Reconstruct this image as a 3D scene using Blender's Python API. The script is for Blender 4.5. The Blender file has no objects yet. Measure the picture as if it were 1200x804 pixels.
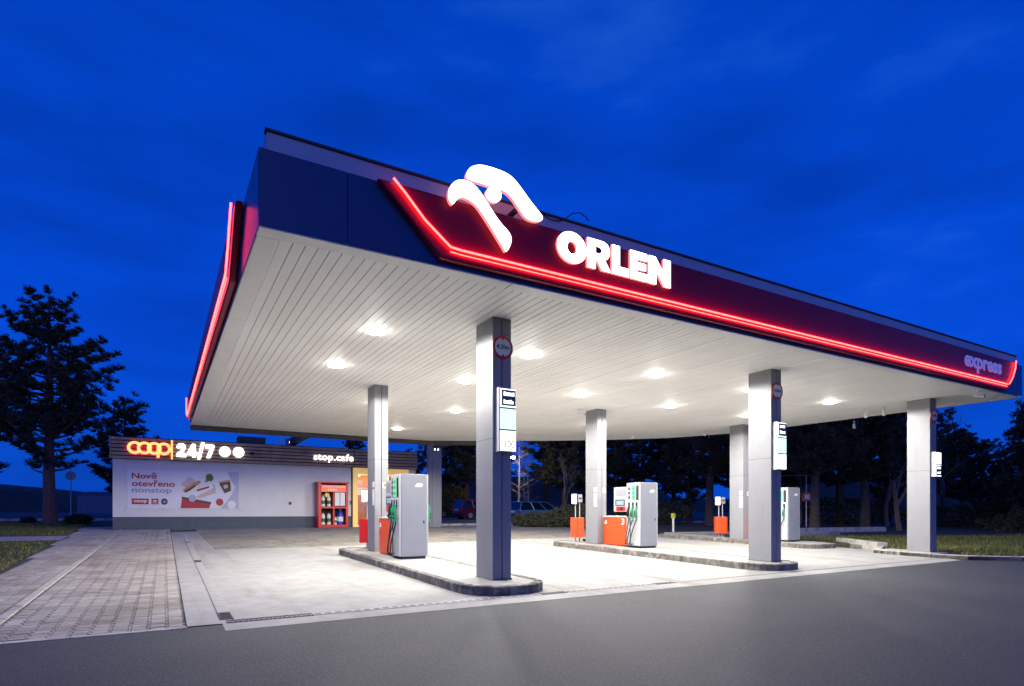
import bpy, bmesh, math, random
import numpy as np
from mathutils import Vector, Matrix
R = math.radians
random.seed(7)
rng = np.random.default_rng(11)
sc = bpy.context.scene
col = sc.collection

# ------------------------------------------------------------------ camera
F, H, CX, YAW, CAMZ, SLOPE = 697.0, 600.0, 600.0, R(30.3), 1.48, 0.02
cd = bpy.data.cameras.new('camera'); cam = bpy.data.objects.new('camera', cd); col.objects.link(cam)
cam.location = (0, 0, CAMZ); cam.rotation_euler = (R(90), 0, -YAW)
cd.sensor_fit = 'HORIZONTAL'; cd.sensor_width = 36; cd.lens = F / 1200 * 36
cd.shift_y = (H - 402) / 1200; cd.clip_start = .1; cd.clip_end = 6000
sc.camera = cam

# ------------------------------------------------------------------ dusk sky
SUN_EL, SUN_ROT = R(-1.0), R(205)
w = bpy.data.worlds.new('World'); sc.world = w; w.use_nodes = True
nt = w.node_tree; nt.nodes.clear()
out = nt.nodes.new('ShaderNodeOutputWorld'); bg = nt.nodes.new('ShaderNodeBackground')
sky = nt.nodes.new('ShaderNodeTexSky'); sky.sky_type = 'NISHITA'; sky.sun_disc = False
sky.sun_elevation = SUN_EL; sky.sun_rotation = SUN_ROT; sky.altitude = 200; sky.air_density = 1.0; sky.dust_density = .3; sky.ozone_density = 4.0
bw = nt.nodes.new('ShaderNodeRGBToBW')
tint = nt.nodes.new('ShaderNodeMix'); tint.data_type = 'RGBA'; tint.blend_type = 'MULTIPLY'; tint.inputs[0].default_value = 1
mixs = nt.nodes.new('ShaderNodeMix'); mixs.data_type = 'RGBA'; mixs.inputs[0].default_value = .8
blue = nt.nodes.new('ShaderNodeRGB'); blue.outputs[0].default_value = (.0005, .052, .47, 1)
nt.links.new(sky.outputs[0], tint.inputs[6]); tint.inputs[7].default_value = (.05, .5, 2.2, 1)
nt.links.new(tint.outputs[2], mixs.inputs[6])
# faint drifting cloud, lighter and darker than the blue
tc = nt.nodes.new('ShaderNodeTexCoord'); mp = nt.nodes.new('ShaderNodeMapping'); mp.inputs['Scale'].default_value = (1.6, 1.6, 6.0)
nz = nt.nodes.new('ShaderNodeTexNoise'); nz.inputs['Scale'].default_value = 1.7; nz.inputs['Detail'].default_value = 6; nz.inputs['Roughness'].default_value = .55
rp = nt.nodes.new('ShaderNodeValToRGB')
rp.color_ramp.elements[0].position = .30; rp.color_ramp.elements[0].color = (.0003, .044, .40, 1)
rp.color_ramp.elements[1].position = .56; rp.color_ramp.elements[1].color = (.0005, .067, .61, 1)
e_ = rp.color_ramp.elements.new(.72); e_.color = (.010, .105, .66, 1)
nt.links.new(tc.outputs['Generated'], mp.inputs[0]); nt.links.new(mp.outputs[0], nz.inputs[0]); nt.links.new(nz.outputs[0], rp.inputs[0])
nt.links.new(rp.outputs[0], mixs.inputs[7])
sx = nt.nodes.new('ShaderNodeSeparateXYZ'); nt.links.new(tc.outputs['Generated'], sx.inputs[0])
mr = nt.nodes.new('ShaderNodeMapRange'); mr.inputs[1].default_value = 0; mr.inputs[2].default_value = 1; mr.inputs[3].default_value = 1.16; mr.inputs[4].default_value = .62
nt.links.new(sx.outputs[2], mr.inputs[0]); vm = nt.nodes.new('ShaderNodeVectorMath'); vm.operation = 'SCALE'
nt.links.new(mixs.outputs[2], vm.inputs[0]); nt.links.new(mr.outputs[0], vm.inputs['Scale'])
nt.links.new(vm.outputs[0], bg.inputs[0]); bg.inputs[1].default_value = 1.1
nt.links.new(bg.outputs[0], out.inputs[0])
sd = bpy.data.lights.new('sun', 'SUN'); sd.energy = .24; sd.angle = R(60); sd.color = (.74, .74, 1)
so = bpy.data.objects.new('sun', sd); col.objects.link(so); so.rotation_euler = (R(76), 0, R(-25)); so.location = (0, 0, 40)
vs = sc.view_settings; vs.view_transform = 'Standard'; vs.look = 'None'; vs.gamma = 1; vs.exposure = 0; vs.use_curve_mapping = False

# ------------------------------------------------------------------ helpers
def gz(y): return SLOPE * max(-30., min(60., y))
def ray(px, py):
    r = (px - CX) / F
    return Vector((math.sin(YAW) + r * math.cos(YAW), math.cos(YAW) - r * math.sin(YAW), (H - py) / F))
O3 = Vector((0, 0, CAMZ))
def at_y(px, py, y): d = ray(px, py); return O3 + d * (y / d.y)
def at_x(px, py, x): d = ray(px, py); return O3 + d * (x / d.x)
def at_z(px, py, z): d = ray(px, py); return O3 + d * ((z - CAMZ) / d.z)
def gp(px, py, dz=0): d = ray(px, py); return O3 + d * ((dz - CAMZ) / (d.z - SLOPE * d.y))
def pd(px, dep): d = ray(px, H); return Vector((d.x * dep, d.y * dep, gz(d.y * dep)))

def tag(o, label=None, cat=None, group=None, kind=None):
    if label: o['label'] = label
    if cat: o['category'] = cat
    if group: o['group'] = group
    if kind: o['kind'] = kind
    return o
def empty(name, loc, rz=0):
    o = bpy.data.objects.new(name, None); col.objects.link(o); o.location = loc; o.rotation_euler = (0, 0, rz); o.empty_display_size = .2
    return o
def copy_tree(o, parent=None):
    c = o.copy(); col.objects.link(c); c.parent = parent
    for ch in [x for x in KIDS.get(o.name, [])]:
        copy_tree(ch, c)
    return c
KIDS = {}
def link(name, me, mat, parent=None, loc=None):
    o = bpy.data.objects.new(name, me); col.objects.link(o)
    if mat is not None and len(me.materials) == 0: me.materials.append(mat)
    if parent is not None:
        o.parent = parent; KIDS.setdefault(parent.name, []).append(o)
    if loc is not None: o.location = loc
    return o

class MB:
    """collects shapes into one mesh"""
    def __init__(s): s.v = []; s.f = []
    def add(s, vs, fs):
        n = len(s.v); s.v += [tuple(p) for p in vs]; s.f += [tuple(i + n for i in f) for f in fs]; return s
    def box(s, x0, x1, y0, y1, z0, z1):
        return s.add([(x0,y0,z0),(x1,y0,z0),(x1,y1,z0),(x0,y1,z0),(x0,y0,z1),(x1,y0,z1),(x1,y1,z1),(x0,y1,z1)],
                     [(3,2,1,0),(4,5,6,7),(0,1,5,4),(1,2,6,5),(2,3,7,6),(3,0,4,7)])
    def prism(s, poly, fn0, fn1):
        n = len(poly); a = [fn0(*p) for p in poly]; b = [fn1(*p) for p in poly]
        return s.add(a + b, [tuple(range(n - 1, -1, -1)), tuple(range(n, 2 * n))] + [(i, (i + 1) % n, n + (i + 1) % n, n + i) for i in range(n)])
    def tube(s, pts, r, n=8, cap=True):
        pts = [Vector(p) for p in pts]; rr = r if isinstance(r, (list, tuple)) else [r] * len(pts)
        base = len(s.v); up = None
        for i, p in enumerate(pts):
            t = (pts[min(i + 1, len(pts) - 1)] - pts[max(i - 1, 0)])
            if t.length < 1e-9: t = Vector((0, 0, 1))
            t.normalize()
            if up is None:
                up = Vector((0, 0, 1)) if abs(t.z) < .9 else Vector((1, 0, 0))
            sdv = t.cross(up); sdv.normalize(); up = sdv.cross(t); up.normalize()
            for k in range(n):
                a = 2 * math.pi * k / n; q = p + (sdv * math.cos(a) + up * math.sin(a)) * rr[i]; s.v.append(tuple(q))
        for i in range(len(pts) - 1):
            for k in range(n):
                a = base + i * n + k; b = base + i * n + (k + 1) % n
                s.f.append((a, b, b + n, a + n))
        if cap:
            s.f.append(tuple(base + k for k in range(n - 1, -1, -1))); e = base + (len(pts) - 1) * n
            s.f.append(tuple(e + k for k in range(n)))
        return s
    def cyl(s, p0, p1, r, n=16, r1=None): return s.tube([p0, p1], [r, r if r1 is None else r1], n)
    def lathe(s, prof, c=(0, 0, 0), n=20):
        base = len(s.v)
        for (r, z) in prof:
            for k in range(n):
                a = 2 * math.pi * k / n; s.v.append((c[0] + r * math.cos(a), c[1] + r * math.sin(a), c[2] + z))
        for i in range(len(prof) - 1):
            for k in range(n):
                a = base + i * n + k; b = base + i * n + (k + 1) % n; s.f.append((a, b, b + n, a + n))
        s.f.append(tuple(base + k for k in range(n - 1, -1, -1))); e = base + (len(prof) - 1) * n; s.f.append(tuple(e + k for k in range(n)))
        return s
    def mesh(s, name, bevel=0, smooth=False, seg=2):
        me = bpy.data.meshes.new(name); me.from_pydata(s.v, [], s.f)
        bm = bmesh.new(); bm.from_mesh(me)
        bmesh.ops.recalc_face_normals(bm, faces=bm.faces)
        if bevel:
            ed = [e for e in bm.edges if len(e.link_faces) == 2 and e.calc_face_angle(0) > .5]
            bmesh.ops.bevel(bm, geom=ed, offset=bevel, segments=seg, profile=.6, affect='EDGES', clamp_overlap=True)
        bm.to_mesh(me); bm.free()
        if smooth:
            me.polygons.foreach_set('use_smooth', [True] * len(me.polygons))
            try: me.set_sharp_from_angle(angle=R(35))
            except Exception: pass
        return me
    def build(s, name, mat, parent=None, off=None, bevel=0, smooth=False, seg=2):
        """vertices are in the parent's frame, or in world coordinates when off (the parent's place) is given"""
        if off is not None: s.v = [(p[0] - off[0], p[1] - off[1], p[2] - off[2]) for p in s.v]
        return link(name, s.mesh(name, bevel, smooth, seg), mat, parent)

def tri_mesh(name, V, FA):
    """fast mesh from arrays"""
    V = np.asarray(V, dtype=np.float32); FA = np.asarray(FA, dtype=np.int32); k = FA.shape[1]
    me = bpy.data.meshes.new(name); me.vertices.add(len(V)); me.vertices.foreach_set('co', V.ravel())
    me.loops.add(FA.size); me.loops.foreach_set('vertex_index', FA.ravel())
    me.polygons.add(len(FA)); me.polygons.foreach_set('loop_start', np.arange(0, FA.size, k, dtype=np.int32))
    me.update(calc_edges=True); me.validate(); me.shade_flat(); return me

# ------------------------------------------------------------------ materials
def mat(name, base, rough=.5, metal=0, noise=0, nscale=8, bump=0, bscale=60, emit=None, estr=0, spec=.5, stain=None, coat=0):
    m = bpy.data.materials.new(name); m.use_nodes = True; t = m.node_tree; p = t.nodes['Principled BSDF']
    p.inputs['Base Color'].default_value = (*base, 1); p.inputs['Roughness'].default_value = rough; p.inputs['Metallic'].default_value = metal
    p.inputs['Specular IOR Level'].default_value = spec; p.inputs['Coat Weight'].default_value = coat
    c = t.nodes.new('ShaderNodeTexCoord')
    if noise:
        n = t.nodes.new('ShaderNodeTexNoise'); n.inputs['Scale'].default_value = nscale; n.inputs['Detail'].default_value = 8; n.inputs['Roughness'].default_value = .65
        t.links.new(c.outputs['Object'], n.inputs[0])
        r = t.nodes.new('ShaderNodeValToRGB'); r.color_ramp.elements[0].position = .3; r.color_ramp.elements[1].position = .7
        lo = tuple(max(0, b * (1 - noise)) for b in base); hi = tuple(min(1, b * (1 + noise)) for b in base)
        r.color_ramp.elements[0].color = (*lo, 1); r.color_ramp.elements[1].color = (*hi, 1)
        t.links.new(n.outputs[0], r.inputs[0]); last = r.outputs[0]
        if stain:
            n2 = t.nodes.new('ShaderNodeTexNoise'); n2.inputs['Scale'].default_value = stain[0]; n2.inputs['Detail'].default_value = 10; n2.inputs['Roughness'].default_value = .7; n2.inputs['Distortion'].default_value = .6
            t.links.new(c.outputs['Object'], n2.inputs[0])
            r2 = t.nodes.new('ShaderNodeValToRGB'); r2.color_ramp.elements[0].position = stain[1]; r2.color_ramp.elements[1].position = stain[2]
            r2.color_ramp.elements[0].color = (0, 0, 0, 1); r2.color_ramp.elements[1].color = (stain[4],) * 3 + (1,)
            t.links.new(n2.outputs[0], r2.inputs[0])
            mx = t.nodes.new('ShaderNodeMix'); mx.data_type = 'RGBA'; mx.inputs[7].default_value = (*stain[3], 1)
            t.links.new(r2.outputs[0], mx.inputs[0]); t.links.new(last, mx.inputs[6]); last = mx.outputs[2]
        t.links.new(last, p.inputs['Base Color'])
    if bump:
        n = t.nodes.new('ShaderNodeTexNoise'); n.inputs['Scale'].default_value = bscale; n.inputs['Detail'].default_value = 4
        t.links.new(c.outputs['Object'], n.inputs[0])
        b = t.nodes.new('ShaderNodeBump'); b.inputs['Strength'].default_value = bump; b.inputs['Distance'].default_value = .01
        t.links.new(n.outputs[0], b.inputs['Height']); t.links.new(b.outputs[0], p.inputs['Normal'])
    if emit: p.inputs['Emission Color'].default_value = (*emit, 1); p.inputs['Emission Strength'].default_value = estr
    return m
def island_mat(name, c0, c1, rough=.85, bump=.4, bscale=90, big=None):
    """each loose piece gets its own tone"""
    m = mat(name, c0, rough, bump=bump, bscale=bscale, spec=.3); t = m.node_tree; p = t.nodes['Principled BSDF']
    g = t.nodes.new('ShaderNodeNewGeometry'); oi = t.nodes.new('ShaderNodeObjectInfo')
    a = t.nodes.new('ShaderNodeMath'); a.operation = 'ADD'; fr = t.nodes.new('ShaderNodeMath'); fr.operation = 'FRACT'
    t.links.new(g.outputs['Random Per Island'], a.inputs[0]); t.links.new(oi.outputs['Random'], a.inputs[1]); t.links.new(a.outputs[0], fr.inputs[0])
    r = t.nodes.new('ShaderNodeValToRGB'); r.color_ramp.elements[0].color = (*c0, 1); r.color_ramp.elements[1].color = (*c1, 1)
    t.links.new(fr.outputs[0], r.inputs[0]); last = r.outputs[0]
    n = t.nodes.new('ShaderNodeTexNoise'); n.inputs['Scale'].default_value = .9 if big is None else big; n.inputs['Detail'].default_value = 9; n.inputs['Roughness'].default_value = .7
    t.links.new(g.outputs['Position'], n.inputs[0])
    r2 = t.nodes.new('ShaderNodeValToRGB'); r2.color_ramp.elements[0].position = .32; r2.color_ramp.elements[0].color = (.62, .58, .52, 1); r2.color_ramp.elements[1].position = .6; r2.color_ramp.elements[1].color = (1, 1, 1, 1)
    t.links.new(n.outputs[0], r2.inputs[0])
    mx = t.nodes.new('ShaderNodeMix'); mx.data_type = 'RGBA'; mx.blend_type = 'MULTIPLY'; mx.inputs[0].default_value = 1
    t.links.new(last, mx.inputs[6]); t.links.new(r2.outputs[0], mx.inputs[7]); t.links.new(mx.outputs[2], p.inputs['Base Color'])
    return m
def emat(name, c, s, base=(.8, .8, .8)):
    return mat(name, base, .4, emit=c, estr=s)

M = {}
M['asphalt'] = mat('asphalt', (.031, .036, .046), .75, noise=.60, nscale=42, bump=1.0, bscale=75, stain=(.28, .45, .72, (.056, .062, .074), .85))
M['parking'] = mat('parking_asphalt', (.05, .05, .052), .85, noise=.3, nscale=120, bump=.4, bscale=200)
M['concrete'] = mat('concrete', (.325, .32, .305), .75, noise=.16, nscale=3, bump=.25, bscale=140, stain=(.55, .56, .80, (.17, .16, .145), .75))
M['concrete2'] = mat('concrete_old', (.44, .42, .38), .85, noise=.25, nscale=9, bump=.5, bscale=90, stain=(2.2, .5, .7, (.13, .12, .10), .8))
M['kerbdark'] = mat('kerb_concrete', (.14, .13, .115), .9, noise=.5, nscale=7, bump=.8, bscale=60, stain=(3.5, .52, .66, (.42, .40, .36), .7))
M['paver'] = island_mat('paver', (.32, .30, .27), (.46, .435, .39))
M['paver_dark'] = island_mat('paver_dark', (.22, .205, .18), (.31, .29, .255))
M['sand'] = mat('joint_sand', (.055, .05, .042), .95, noise=.4, nscale=20)
M['soil'] = mat('soil', (.045, .042, .026), .95, noise=.5, nscale=3, bump=.6, bscale=25)
M['field'] = mat('field', (.045, .055, .03), .95, noise=.4, nscale=.2)
M['grass'] = island_mat('grass_blades', (.085, .12, .020), (.20, .20, .06), .7, 0, big=.6)
M['steel'] = mat('column_paint', (.225, .23, .25), .45, metal=.0, noise=.05, nscale=3, stain=(.8, .6, .9, (.17, .17, .19), .5))
M['dark'] = mat('dark_gap', (.02, .02, .024), .6)
M['soffit'] = island_mat('soffit_plank', (.88, .875, .84), (.92, .915, .885), .5, 0, big=.25)
M['soffit'].node_tree.nodes['Principled BSDF'].inputs['Specular IOR Level'].default_value = .5
M['soffit'].node_tree.nodes['Color Ramp.001'].color_ramp.elements[0].color = (.88, .87, .85, 1)
M['trim'] = mat('soffit_trim', (.82, .81, .78), .4, noise=.06, nscale=2)
M['fascia'] = mat('fascia', (.025, .055, .15), .30, noise=.05, nscale=1.5)
M['parapet'] = mat('parapet', (.46, .47, .53), .40, metal=.0, noise=.06, nscale=2)
M['roof'] = mat('roof_dark', (.06, .06, .065), .8, noise=.2, nscale=4)
M['redpanel'] = mat('red_panel', (.30, .004, .018), .34, noise=.08, nscale=1, spec=.3)
M['neon'] = emat('red_neon', (1.0, .040, .032), 14.0, (.9, .2, .2))
M['white_glow'] = emat('white_letter_light', (1, .97, .96), 5.0)
M['letter_side'] = mat('letter_return', (.8, .5, .5), .4, emit=(1, .30, .30), estr=1.0)
M['pale_letter'] = mat('letter_self_glow', (.45, .43, .75), .5, emit=(.32, .28, .85), estr=.30)  # unlit letters with a faint lavender glow put into the colour
M['lamp'] = emat('downlight_lens', (1, .98, .93), 26)
M['lamp_ring'] = mat('downlight_ring', (.8, .8, .8), .3, metal=.5)
M['wall'] = mat('render_wall', (.66, .65, .63), .9, noise=.04, nscale=2, bump=.25, bscale=120)
M['plinth'] = mat('plinth_paint', (.085, .10, .125), .8, noise=.12, nscale=4, bump=.2, bscale=80)
M['wood'] = mat('slat_wood', (.33, .235, .155), .6, noise=.3, nscale=3, bump=.2, bscale=40)
M['slatback'] = mat('slat_backing', (.03, .026, .022), .8)
M['orange_glow'] = emat('orange_letter_light', (1, .43, .13), 1.8, (.9, .4, .1))
M['redback'] = mat('sign_red', (.55, .02, .015), .4, emit=(1, .03, .01), estr=.1)
M['coffee_glow'] = emat('white_disc_light', (1, .98, .95), 3.5)
M['banner'] = mat('banner_vinyl', (.72, .70, .74), .5, noise=.03, nscale=3)
M['ink_red'] = mat('ink_red', (.42, .012, .03), .5)
M['ink_grey'] = mat('ink_grey', (.30, .28, .42), .5)
M['ink_black'] = mat('ink_black', (.02, .02, .03), .5)
M['ink_white'] = mat('ink_white', (.75, .75, .75), .5)
M['ink_green'] = mat('ink_green', (.06, .17, .04), .6, noise=.4, nscale=20)
M['ink_brown'] = mat('ink_brown', (.09, .03, .02), .5)
M['ink_tan'] = mat('ink_tan', (.50, .28, .10), .6, noise=.4, nscale=14)
M['ink_pink'] = mat('ink_pink', (.62, .45, .44), .5)
M['ink_pale'] = mat('ink_pale', (.42, .44, .56), .5)
M['yellow'] = mat('portal_yellow_glow', (.80, .50, .12), .5, noise=.06, nscale=2, emit=(1, .62, .22), estr=.42)  # yellow paint with an added glow so the front face looks lit
M['orangewood'] = mat('door_orange', (.62, .25, .05), .5, noise=.15, nscale=6)
M['red'] = mat('red_paint', (.55, .012, .012), .35, noise=.08, nscale=4)
M['orange'] = mat('orange_paint', (.78, .075, .012), .38, noise=.05, nscale=4)
M['pump'] = mat('pump_grey', (.27, .28, .315), .38, metal=.1, noise=.04, nscale=4)
M['pump_light'] = mat('pump_face', (.42, .43, .44), .35, noise=.03, nscale=4)
M['green'] = mat('nozzle_green', (.01, .30, .12), .4)
M['green_panel'] = mat('green_panel', (.10, .62, .25), .4, emit=(.1, .9, .35), estr=.25)
M['black'] = mat('black_rubber', (.012, .012, .013), .5)
M['chrome'] = mat('chrome', (.6, .6, .62), .25, metal=.9)
M['white'] = mat('white_plastic', (.72, .72, .70), .4)
M['screen'] = mat('screen', (.2, .25, .28), .2, emit=(.6, .85, .9), estr=.25)
M['box_white'] = emat('lightbox_white', (.96, 1, .98), 1.7)
M['box_green'] = emat('lightbox_green', (.58, 1, .70), 1.4)
M['box_dark'] = mat('lightbox_dark', (.10, .11, .12), .4)
M['box_grey'] = mat('lightbox_print', (.35, .36, .37), .4)
M['signred'] = mat('sign_ring', (.42, .015, .03), .45)
M['signwhite'] = mat('sign_face', (.60, .60, .62), .45)
M['grate'] = mat('cast_grate', (.07, .07, .08), .5, metal=.6, noise=.3, nscale=20)
M['cover'] = mat('drain_cover', (.33, .33, .32), .6, noise=.1, nscale=6)
M['bark'] = mat('pine_bark', (.20, .10, .075), .95, noise=.5, nscale=9, bump=1, bscale=14)
M['barkdark'] = mat('dark_bark', (.085, .062, .048), .95, noise=.5, nscale=8, bump=1, bscale=14)
M['birch'] = mat('birch_bark', (.28, .25, .22), .85, noise=.3, nscale=6, stain=(5, .55, .62, (.06, .05, .05), .9))
M['needle'] = island_mat('pine_needles', (.050, .058, .032), (.12, .12, .065), .7, 0)
M['leafbrown'] = island_mat('winter_leaves', (.025, .030, .012), (.065, .062, .024), .8, 0)
M['leafyellow'] = island_mat('yellow_leaves', (.06, .065, .015), (.14, .12, .03), .8, 0)
M['galv'] = mat('galvanised', (.42, .43, .44), .45, metal=.6, noise=.1, nscale=6)
M['yellowpost'] = mat('yellow_marker', (.62, .60, .04), .5, emit=(.7, .8, .05), estr=.05)
M['barn'] = mat('barn_sheet', (.10, .13, .22), .6)
def car_paint(n, c): return mat(n, c, .25, metal=.3, coat=.8)
gm = bpy.data.materials.new('window_glass'); gm.use_nodes = True; t_ = gm.node_tree; t_.nodes.clear()
o_ = t_.nodes.new('ShaderNodeOutputMaterial'); mx_ = t_.nodes.new('ShaderNodeMixShader'); mx_.inputs[0].default_value = .12
tr_ = t_.nodes.new('ShaderNodeBsdfTransparent'); gl_ = t_.nodes.new('ShaderNodeBsdfGlossy'); gl_.inputs['Roughness'].default_value = .03
t_.links.new(tr_.outputs[0], mx_.inputs[1]); t_.links.new(gl_.outputs[0], mx_.inputs[2]); t_.links.new(mx_.outputs[0], o_.inputs[0])
M['glass'] = gm
def streaks(m, scale, lo, hi, colr, amount):
    t = m.node_tree; p = t.nodes['Principled BSDF']; src = p.inputs['Base Color'].links[0].from_socket
    c = t.nodes.new('ShaderNodeTexCoord'); mpn = t.nodes.new('ShaderNodeMapping'); mpn.inputs['Scale'].default_value = scale
    n = t.nodes.new('ShaderNodeTexNoise'); n.inputs['Scale'].default_value = 1; n.inputs['Detail'].default_value = 9; n.inputs['Roughness'].default_value = .68
    t.links.new(c.outputs['Object'], mpn.inputs[0]); t.links.new(mpn.outputs[0], n.inputs[0])
    r = t.nodes.new('ShaderNodeValToRGB'); r.color_ramp.elements[0].position = lo; r.color_ramp.elements[1].position = hi; r.color_ramp.elements[0].color = (0, 0, 0, 1); r.color_ramp.elements[1].color = (amount,) * 3 + (1,)
    t.links.new(n.outputs[0], r.inputs[0]); mx = t.nodes.new('ShaderNodeMix'); mx.data_type = 'RGBA'; mx.inputs[7].default_value = (*colr, 1)
    t.links.new(r.outputs[0], mx.inputs[0]); t.links.new(src, mx.inputs[6]); t.links.new(mx.outputs[2], p.inputs['Base Color'])
streaks(M['concrete'], (1.5, .16, 1), .52, .74, (.15, .14, .125), .7)
streaks(M['concrete'], (2.6, 2.6, 1), .66, .72, (.09, .085, .08), .75)
streaks(M['asphalt'], (.16, 1.3, 1), .50, .75, (.026, .028, .036), .8)
streaks(M['asphalt'], (3.1, 3.1, 1), .68, .73, (.022, .022, .026), .7)
streaks(M['asphalt'], (34, 34, 1), .52, .64, (.088, .094, .105), .85)
streaks(M['asphalt'], (60, 60, 1), .55, .66, (.012, .012, .016), .8)
streaks(M['steel'], (5, 5, .5), .56, .80, (.15, .15, .16), .5)
M['carglass'] = mat('car_glass', (.012, .014, .018), .06, spec=.8)

# ------------------------------------------------------------------ flat lettering
def text_mesh(body, rect, origin, ux, uz, depth, bold=0, spacing=1.0):
    """the word fitted into rect=(u0,u1,v0,v1) on the plane origin + u*ux + v*uz, raised by depth along -normal"""
    cu = bpy.data.curves.new('t', 'FONT'); cu.body = body; cu.size = 1; cu.offset = bold; cu.extrude = .05; cu.resolution_u = 4; cu.space_character = spacing
    ob = bpy.data.objects.new('t', cu); col.objects.link(ob)
    dg = bpy.context.evaluated_depsgraph_get(); dg.update()
    me = bpy.data.meshes.new_from_object(ob.evaluated_get(dg))
    bpy.data.objects.remove(ob); bpy.data.curves.remove(cu)
    n = len(me.vertices); co = np.empty(n * 3); me.vertices.foreach_get('co', co); co = co.reshape(-1, 3)
    mn = co.min(0); mx = co.max(0); u0, u1, v0, v1 = rect
    u = u0 + (co[:, 0] - mn[0]) / (mx[0] - mn[0]) * (u1 - u0); v = v0 + (co[:, 1] - mn[1]) / (mx[1] - mn[1]) * (v1 - v0)
    ww = (co[:, 2] - mn[2]) / (mx[2] - mn[2]) * depth
    ux = np.array(ux); uz = np.array(uz); nn = np.cross(ux, uz); origin = np.array(origin)
    P = origin + u[:, None] * ux + v[:, None] * uz + ww[:, None] * nn
    me.vertices.foreach_set('co', P.astype(np.float32).ravel()); me.update(); me.materials.clear()
    return me
def lit_faces(me, front, side, nrm):
    """front faces glow, the returns take the side material"""
    me.materials.clear(); me.materials.append(front); me.materials.append(side); nrm = Vector(nrm)
    for p in me.polygons: p.material_index = 0 if p.normal.dot(nrm) > .7 else 1

# ================================================================== SETTING
def strip_sheet(name, poly, zo, m, kind='structure'):
    me = bpy.data.meshes.new(name); me.from_pydata([(x, y, gz(y) + zo) for x, y in poly], [], [tuple(range(len(poly)))])
    o = link(name, me, m); return tag(o, kind=kind)
# ground, one sheet to the horizon, following the fall of the site
ys = [-3000, -30, 60, 4000]; xs = [-3000, 3000]
V = [(x, y, gz(y) - .05) for y in ys for x in xs]
me = bpy.data.meshes.new('ground'); me.from_pydata(V, [], [(2 * i, 2 * i + 1, 2 * i + 3, 2 * i + 2) for i in range(3)])
tag(link('ground', me, M['field']), kind='structure')
strip_sheet('road', [(-80, -29), (80, -29), (80, 7.6), (18.6, 7.9), (.3, 7.75), (-80, 7.75)], 0, M['asphalt'])
strip_sheet('parking', [(13.2, 33.2), (60, 33.2), (60, 59), (13.2, 59)], -.02, M['parking'])
fore = strip_sheet('forecourt', [(.59, 7.36), (18.8, 7.84), (19.4, 9.0), (20.6, 12.6), (20.6, 20.3), (11.8, 20.2), (4.8, 19.2), (1.26, 19.32), (.59, 19.4)], .004, M['concrete'])
strip_sheet('concrete_strip', [(.225, 7.79), (.60, 7.79), (.60, 19.38), (1.265, 19.34), (1.25, 30.1), (.235, 29.9)], .006, M['concrete'])
strip_sheet('field_road', [(-90, 50.5), (-2.2, 50.5), (-2.2, 58), (-90, 58)], -.02, M['parking'])
strip_sheet('footpath', [(-40, 25.7), (-3.12, 25.7), (-3.2, 28.6), (-40, 28.9)], -.012, M['concrete2'])
strip_sheet('verge_soil', [(20.6, 19.2), (33.5, 12.5), (60, 12.5), (60, 33.1), (20.6, 33.1)], -.035, M['soil'])
strip_sheet('lawn', [(-60, 7.8), (-2.55, 7.8), (-3.0, 20), (-3.4, 36.5), (-3.4, 46), (-60, 46)], -.03, M['soil'])

# ---- interlocking pavers: the largest 300 are pieces, the rest one mesh
G = .005
half = [(.108, .0825), (.108, .050), (.074, .030), (.074, -.030), (.108, -.050), (.108, -.0825)]
outl = [(x - G, y - (G if y > .05 else -G if y < -.05 else 0)) for x, y in half]; outl = outl + [(-x, -y) for x, y in outl]
outl = outl[::-1]
def paver_arrays():
    n = 12; V = [(x * .94, y * .93, 0) for x, y in outl] + [(x, y, -.006) for x, y in outl] + [(x, y, -.02) for x, y in outl]
    Fq = [tuple(range(n))]
    for k in range(2):
        for i in range(n): Fq.append((k * n + i, (k + 1) * n + i, (k + 1) * n + (i + 1) % n, k * n + (i + 1) % n))
    return V, Fq
PV, PF = paver_arrays()
def paver_spots(x0, x1, y0, y1, keep):
    L = []
    nx = int((x1 - x0 - .034) / .182 + .001)
    for i in range(nx):
        x = x0 + .108 + i * .182; yo = .0825 if i % 2 else 0
        y = y0 + .0825 - yo
        while y < y1 - .08:
            if keep(x, y): L.append((x, y))
            y += .165
    return L
def join_pavers(name, L, parent, m, zo, jitter=.0035):
    PVa = np.array(PV); n = len(L); LA = np.array(L)
    V = np.repeat(PVa[None], n, 0)
    V[:, :, 0] += LA[:, 0:1]; V[:, :, 1] += LA[:, 1:2]
    tilt = rng.normal(0, .012, (n, 2)); V[:, :, 2] += PVa[None, :, 0] * tilt[:, 0:1] + PVa[None, :, 1] * tilt[:, 1:2]
    V[:, :, 2] += SLOPE * V[:, :, 1] + zo + rng.normal(0, jitter * .5, (n, 1))
    V = V.reshape(-1, 3); nv = len(PV)
    me = bpy.data.meshes.new(name)
    fl = [len(f) for f in PF]; base = np.concatenate([np.array(f) for f in PF])
    idx = (base[None] + (np.arange(n) * nv)[:, None]).ravel().astype(np.int32)
    ls = np.cumsum([0] + fl[:-1]); starts = (ls[None] + (np.arange(n) * len(base))[:, None]).ravel().astype(np.int32)
    me.vertices.add(len(V)); me.vertices.foreach_set('co', V.astype(np.float32).ravel())
    me.loops.add(len(idx)); me.loops.foreach_set('vertex_index', idx)
    me.polygons.add(len(starts)); me.polygons.foreach_set('loop_start', starts)
    me.update(calc_edges=True); me.shade_flat()
    return tag(link(name, me, m, parent), kind='stuff')
pav = strip_sheet('pavement', [(-3.4, 36.6), (-3.05, 22), (-2.75, 14.6), (-2.5, 7.76), (.22, 7.76), (.23, 33), (-2.06, 33.0), (-2.06, 36.6)], -.018, M['sand'])
def leftx(y): return -2.5 - (y - 7.8) * .0365
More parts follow.
